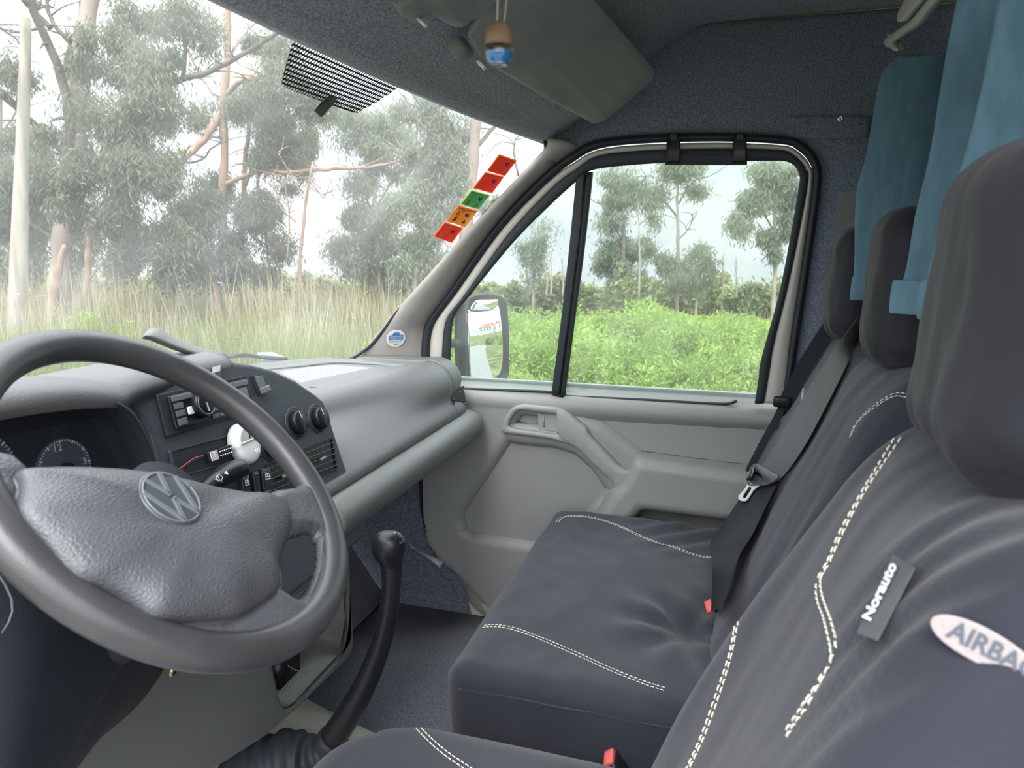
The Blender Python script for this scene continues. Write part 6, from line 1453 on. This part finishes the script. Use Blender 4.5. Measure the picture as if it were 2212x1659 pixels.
# bright shrubs beyond the side window, in two or three ranks
def shrub_mesh(seed, n=24000, lm=None):
    rng = np.random.default_rng(seed); C = clumps((0, 0, .40), (.80, .80, .42), 60, rng); C[:, 2] = np.abs(C[:, 2]); PP = []
    for c in C: r_ = rng.uniform(.12, .24); PP.append(leafcloud(c, (r_, r_, r_*1.1), n//60, 0, rng, shell=.3))
    P = np.vstack(PP); P[:, 2] = np.maximum(P[:, 2], .02); return leaves_mesh(P, .05, rng, -.45, .34)
SHP = []
def shrub(x, y, D_, s, label, group, lm, sd=0, h=1.):
    b = far(x, y, D_); key = (sd, lm.name)
    base = np.array((b[0], b[1], gz(b[0], b[1])))
    t = thing('leafy_shrub', base, label, 'shrub', group)
    found = [q for q in SHP if q[0] == key]
    if not found:
        V, Fc = shrub_mesh(60+sd); o = mk('foliage', V+base, Fc, lm, t, smooth=False)
        rg_ = np.random.default_rng(sd); st = []
        for k_ in range(9):
            a = rg_.uniform(0, 6.28); st.append(tube_g(np.array([(0, 0, 0), (math.cos(a)*.2, math.sin(a)*.2, .3), (math.cos(a)*.45, math.sin(a)*.45, .62)])+base, [.018, .012, .005], 5))
        w = mk('stems', *join(st), M['bark_dark'], t); SHP.append((key, o, w))
    else:
        for src in found[0][1:]:
            c = src.copy(); COL.objects.link(c); c.parent = t; c.location = src.location if False else (0, 0, 0)
    t.scale = (s, s, s*h); t.rotation_euler = (0, 0, sd*1.3+x*.01)
    return t
rg2 = np.random.default_rng(77)
GL, GG = 'bright green leafy shrub in the thicket outside the passenger window', 'shrubs of the thicket outside the passenger window'
for D_, xs, s, h in ((6.6, range(940, 1820, 118), 1.0, .72), (8.2, range(960, 1780, 98), 1.1, .95), (10.2, range(980, 1740, 84), 1.2, 1.12), (12.5, range(940, 1760, 72), 1.35, 1.12)):
    for x in xs:
        dd = D_+rg2.uniform(-.4, .4); ss = s*rg2.uniform(.85, 1.12)
        rk = {6.6: 'front', 8.2: 'second', 10.2: 'third', 12.5: 'rear'}[D_]; pn_ = 'quarter window ahead of the divider' if x < 1225 else 'large door window'
        shrub(x+rg2.uniform(-20, 20), 700, dd, ss, 'bright green leafy shrub in the %s rank outside the %s' % (rk, pn_), '%s rank of shrubs outside the %s' % (rk, pn_), M['leaf_bush'], int(rg2.integers(0, 3)), (1.68-.03*dd)*rg2.uniform(.72, 1.0)/(.95*ss))
for i, (x, D_, s, h) in enumerate(((180, 11.5, 1.0, 1.25), (120, 11.2, .8, .95), (235, 11.2, .8, .85), (90, 10.4, .7, .7), (210, 10.4, .75, .6))):
    shrub(x, 700, D_, s, 'yellow-green young shrub at the foot of the huge eucalyptus', 'young shrubs at the foot of the huge eucalyptus', M['leaf_yellow'], i % 3, h)

# long grass in front of the trees: nobody could count the blades
def blades(n, x0, x1, D0, D1, h0, h1, w, rng, lean=.35, seg=3):
    x = rng.uniform(x0, x1, n); D_ = np.sqrt(rng.uniform(D0**2, D1**2, n)); B = np.array([far(a, 700, d) for a, d in zip(x, D_)]); B[:, 2] = [gz(p[0], p[1]) for p in B]
    H = rng.uniform(h0, h1, n)*(.6+.6*np.array([noise.noise(Vector((p[0]*.5, p[1]*.5, 3)))+.5 for p in B])); a = rng.uniform(0, 6.28, n); l = rng.uniform(0, lean, n)*H
    dx = np.stack([np.cos(a)*l, np.sin(a)*l, np.zeros(n)], 1); b = rng.uniform(0, 6.28, n); s = np.stack([np.cos(b), np.sin(b), np.zeros(n)], 1)*w*rng.uniform(.6, 1.3, n)[:, None]
    z = lambda f: np.stack([np.zeros(n), np.zeros(n), H*f], 1)
    V = np.stack([B-s, B+s, B+s*.8+dx*.25+z(.5), B-s*.8+dx*.25+z(.5), B+dx+z(.97)+s*.15, B+dx+z(.97)-s*.15], 1).reshape(-1, 3)
    i = np.arange(n)*6; Fc = np.concatenate([np.stack([i, i+1, i+2, i+3], 1), np.stack([i+3, i+2, i+4, i+5], 1)])
    return V, Fc
rg3 = np.random.default_rng(5)
V, Fc = blades(60000, -150, 960, 6.5, 24, .6, 1.3, .010, rg3); o = mk('long_grass', V, Fc, M['grass'], smooth=False); tag(o, 'tall rough green grass between the road verge and the trees', 'grass', kind='stuff')
V, Fc = blades(11000, -150, 1000, 9, 26, .9, 1.9, .011, rg3, .2); o = mk('dry_reeds', V, Fc, M['grass_dry'], smooth=False); tag(o, 'dry pinkish reed stalks standing in the tall grass', 'reeds', kind='stuff')
V, Fc = blades(6000, 960, 1800, 13, 20, .45, 1.0, .010, rg3, .2); o = mk('dry_reeds', V, Fc, M['grass_dry'], smooth=False); tag(o, 'dry pale reeds behind the bright shrubs beyond the door window', 'reeds', kind='stuff')
V, Fc = blades(9000, 960, 1850, 4.2, 7, .4, .85, .008, rg3); o = mk('verge_grass', V, Fc, M['grass'], smooth=False); tag(o, 'loose green grass stems along the verge below the door window', 'grass', kind='stuff')

# leaning pole and its wire
pb = far(36, 735, 12); pt = far(57, 38, 12)
pole = thing('utility_pole', (pb[0], pb[1], gz(pb[0], pb[1])), 'grey weathered wooden pole leaning at the left edge of the windshield', 'pole')
d_ = (pt-pb); q_ = pb+d_*((gz(pb[0], pb[1])-.05-pb[2])/d_[2])
tube('pole_shaft', [q_, pb, pb+d_*.5, pt], [px2m(19, 12), px2m(18, 12), px2m(12.5, 12), px2m(9.5, 12)], M['pole'], pole, ns=30, n=14)
tube('insulator', [pt+np.array((0, 0, -.12)), pt+np.array((0, 0, -.05))], [.05, .05], M['black_soft'], pole, n=8)
wr = [far(-200, 48, 16), far(-50, 52, 13), far(56, 54, 12), far(300, 60, 15), far(640, 62, 21), far(1200, 30, 40)]
tag(tube('overhead_wire', wr, [.006]*6, M['black_soft'], None, ns=60, n=5), 'thin overhead wire running from the leaning pole', 'wire')

# what the wing mirror sees, back along the road
def house(x, y, z, w, d, h, a, label):
    t = thing('house', (x, y, z), label, 'house', 'white houses on the hill behind the van')
    ca, sa = math.cos(a), math.sin(a); R = lambda p: np.array((x+p[0]*ca-p[1]*sa, y+p[0]*sa+p[1]*ca, z+p[2]))
    V = [R((sx*w/2, sy*d/2, zz)) for zz in (-3, h) for sx, sy in ((-1, -1), (1, -1), (1, 1), (-1, 1))]
    mk('wall', V, [(0, 1, 5, 4), (1, 2, 6, 5), (2, 3, 7, 6), (3, 0, 4, 7), (4, 5, 6, 7)], M['house'], t, smooth=False)
    V = [R((sx*(w/2+.4), sy*(d/2+.4), h)) for sx, sy in ((-1, -1), (1, -1), (1, 1), (-1, 1))]+[R((-w/2-.4, 0, h+d*.28)), R((w/2+.4, 0, h+d*.28))]
    mk('roof', V, [(0, 1, 5, 4), (2, 3, 4, 5), (1, 2, 5), (3, 0, 4), (3, 2, 1, 0)], M['roof_tile'], t, smooth=False)
    for i in range(3):
        c = R((-w/3+i*w/3, d/2+.03, h*.55)); u = np.array((ca, sa, 0))*.6; v = np.array((0, 0, .8)); n_h = np.array((-sa, ca, 0))*.06
        plate('window', [c-u-v, c+u-v, c+u+v, c-u+v], n_h, M['house_window'], t, bevel=0)
rg4 = np.random.default_rng(12)
MCp = MC
for i in range(11):
    a = .00+i*.018+rg4.uniform(-.004, .004); dd = 150+rg4.uniform(-12, 25)
    house(MCp[0]+dd*math.sin(a+.05), MCp[1]-dd*math.cos(a+.05), 3.0+rg4.uniform(-1.5, 2.8), 8+rg4.uniform(0, 5), 7, 4+rg4.uniform(0, 3), rg4.uniform(-.5, .5), 'small white house with red roof on the hill, seen in the wing mirror')
for i in range(16):
    a = -.12+i*.040; dd = 34+rg4.uniform(-8, 30); x_, y_ = MCp[0]+1.5+dd*math.sin(a+.18), MCp[1]-dd*math.cos(a+.18)
    b_ = np.array((x_, y_, GZ)); t = thing('leafy_shrub', b_, 'green shrub lining the road behind the van, seen in the wing mirror', 'shrub', 'shrubs along the road behind the van')
    for src in SHP[i % 3][1:]:
        c = src.copy(); COL.objects.link(c); c.parent = t
    s_ = 1.3+dd*.02; t.scale = (s_, s_, s_*.9); t.rotation_euler = (0, 0, i)
po = MCp+np.array((5.5, -34, 0)); tag(tube('roadside_post', [(po[0], po[1], GZ), (po[0], po[1], 4.0)], [.08, .06], M['pole'], None, n=8), 'thin dark post by the road, seen in the wing mirror', 'post')
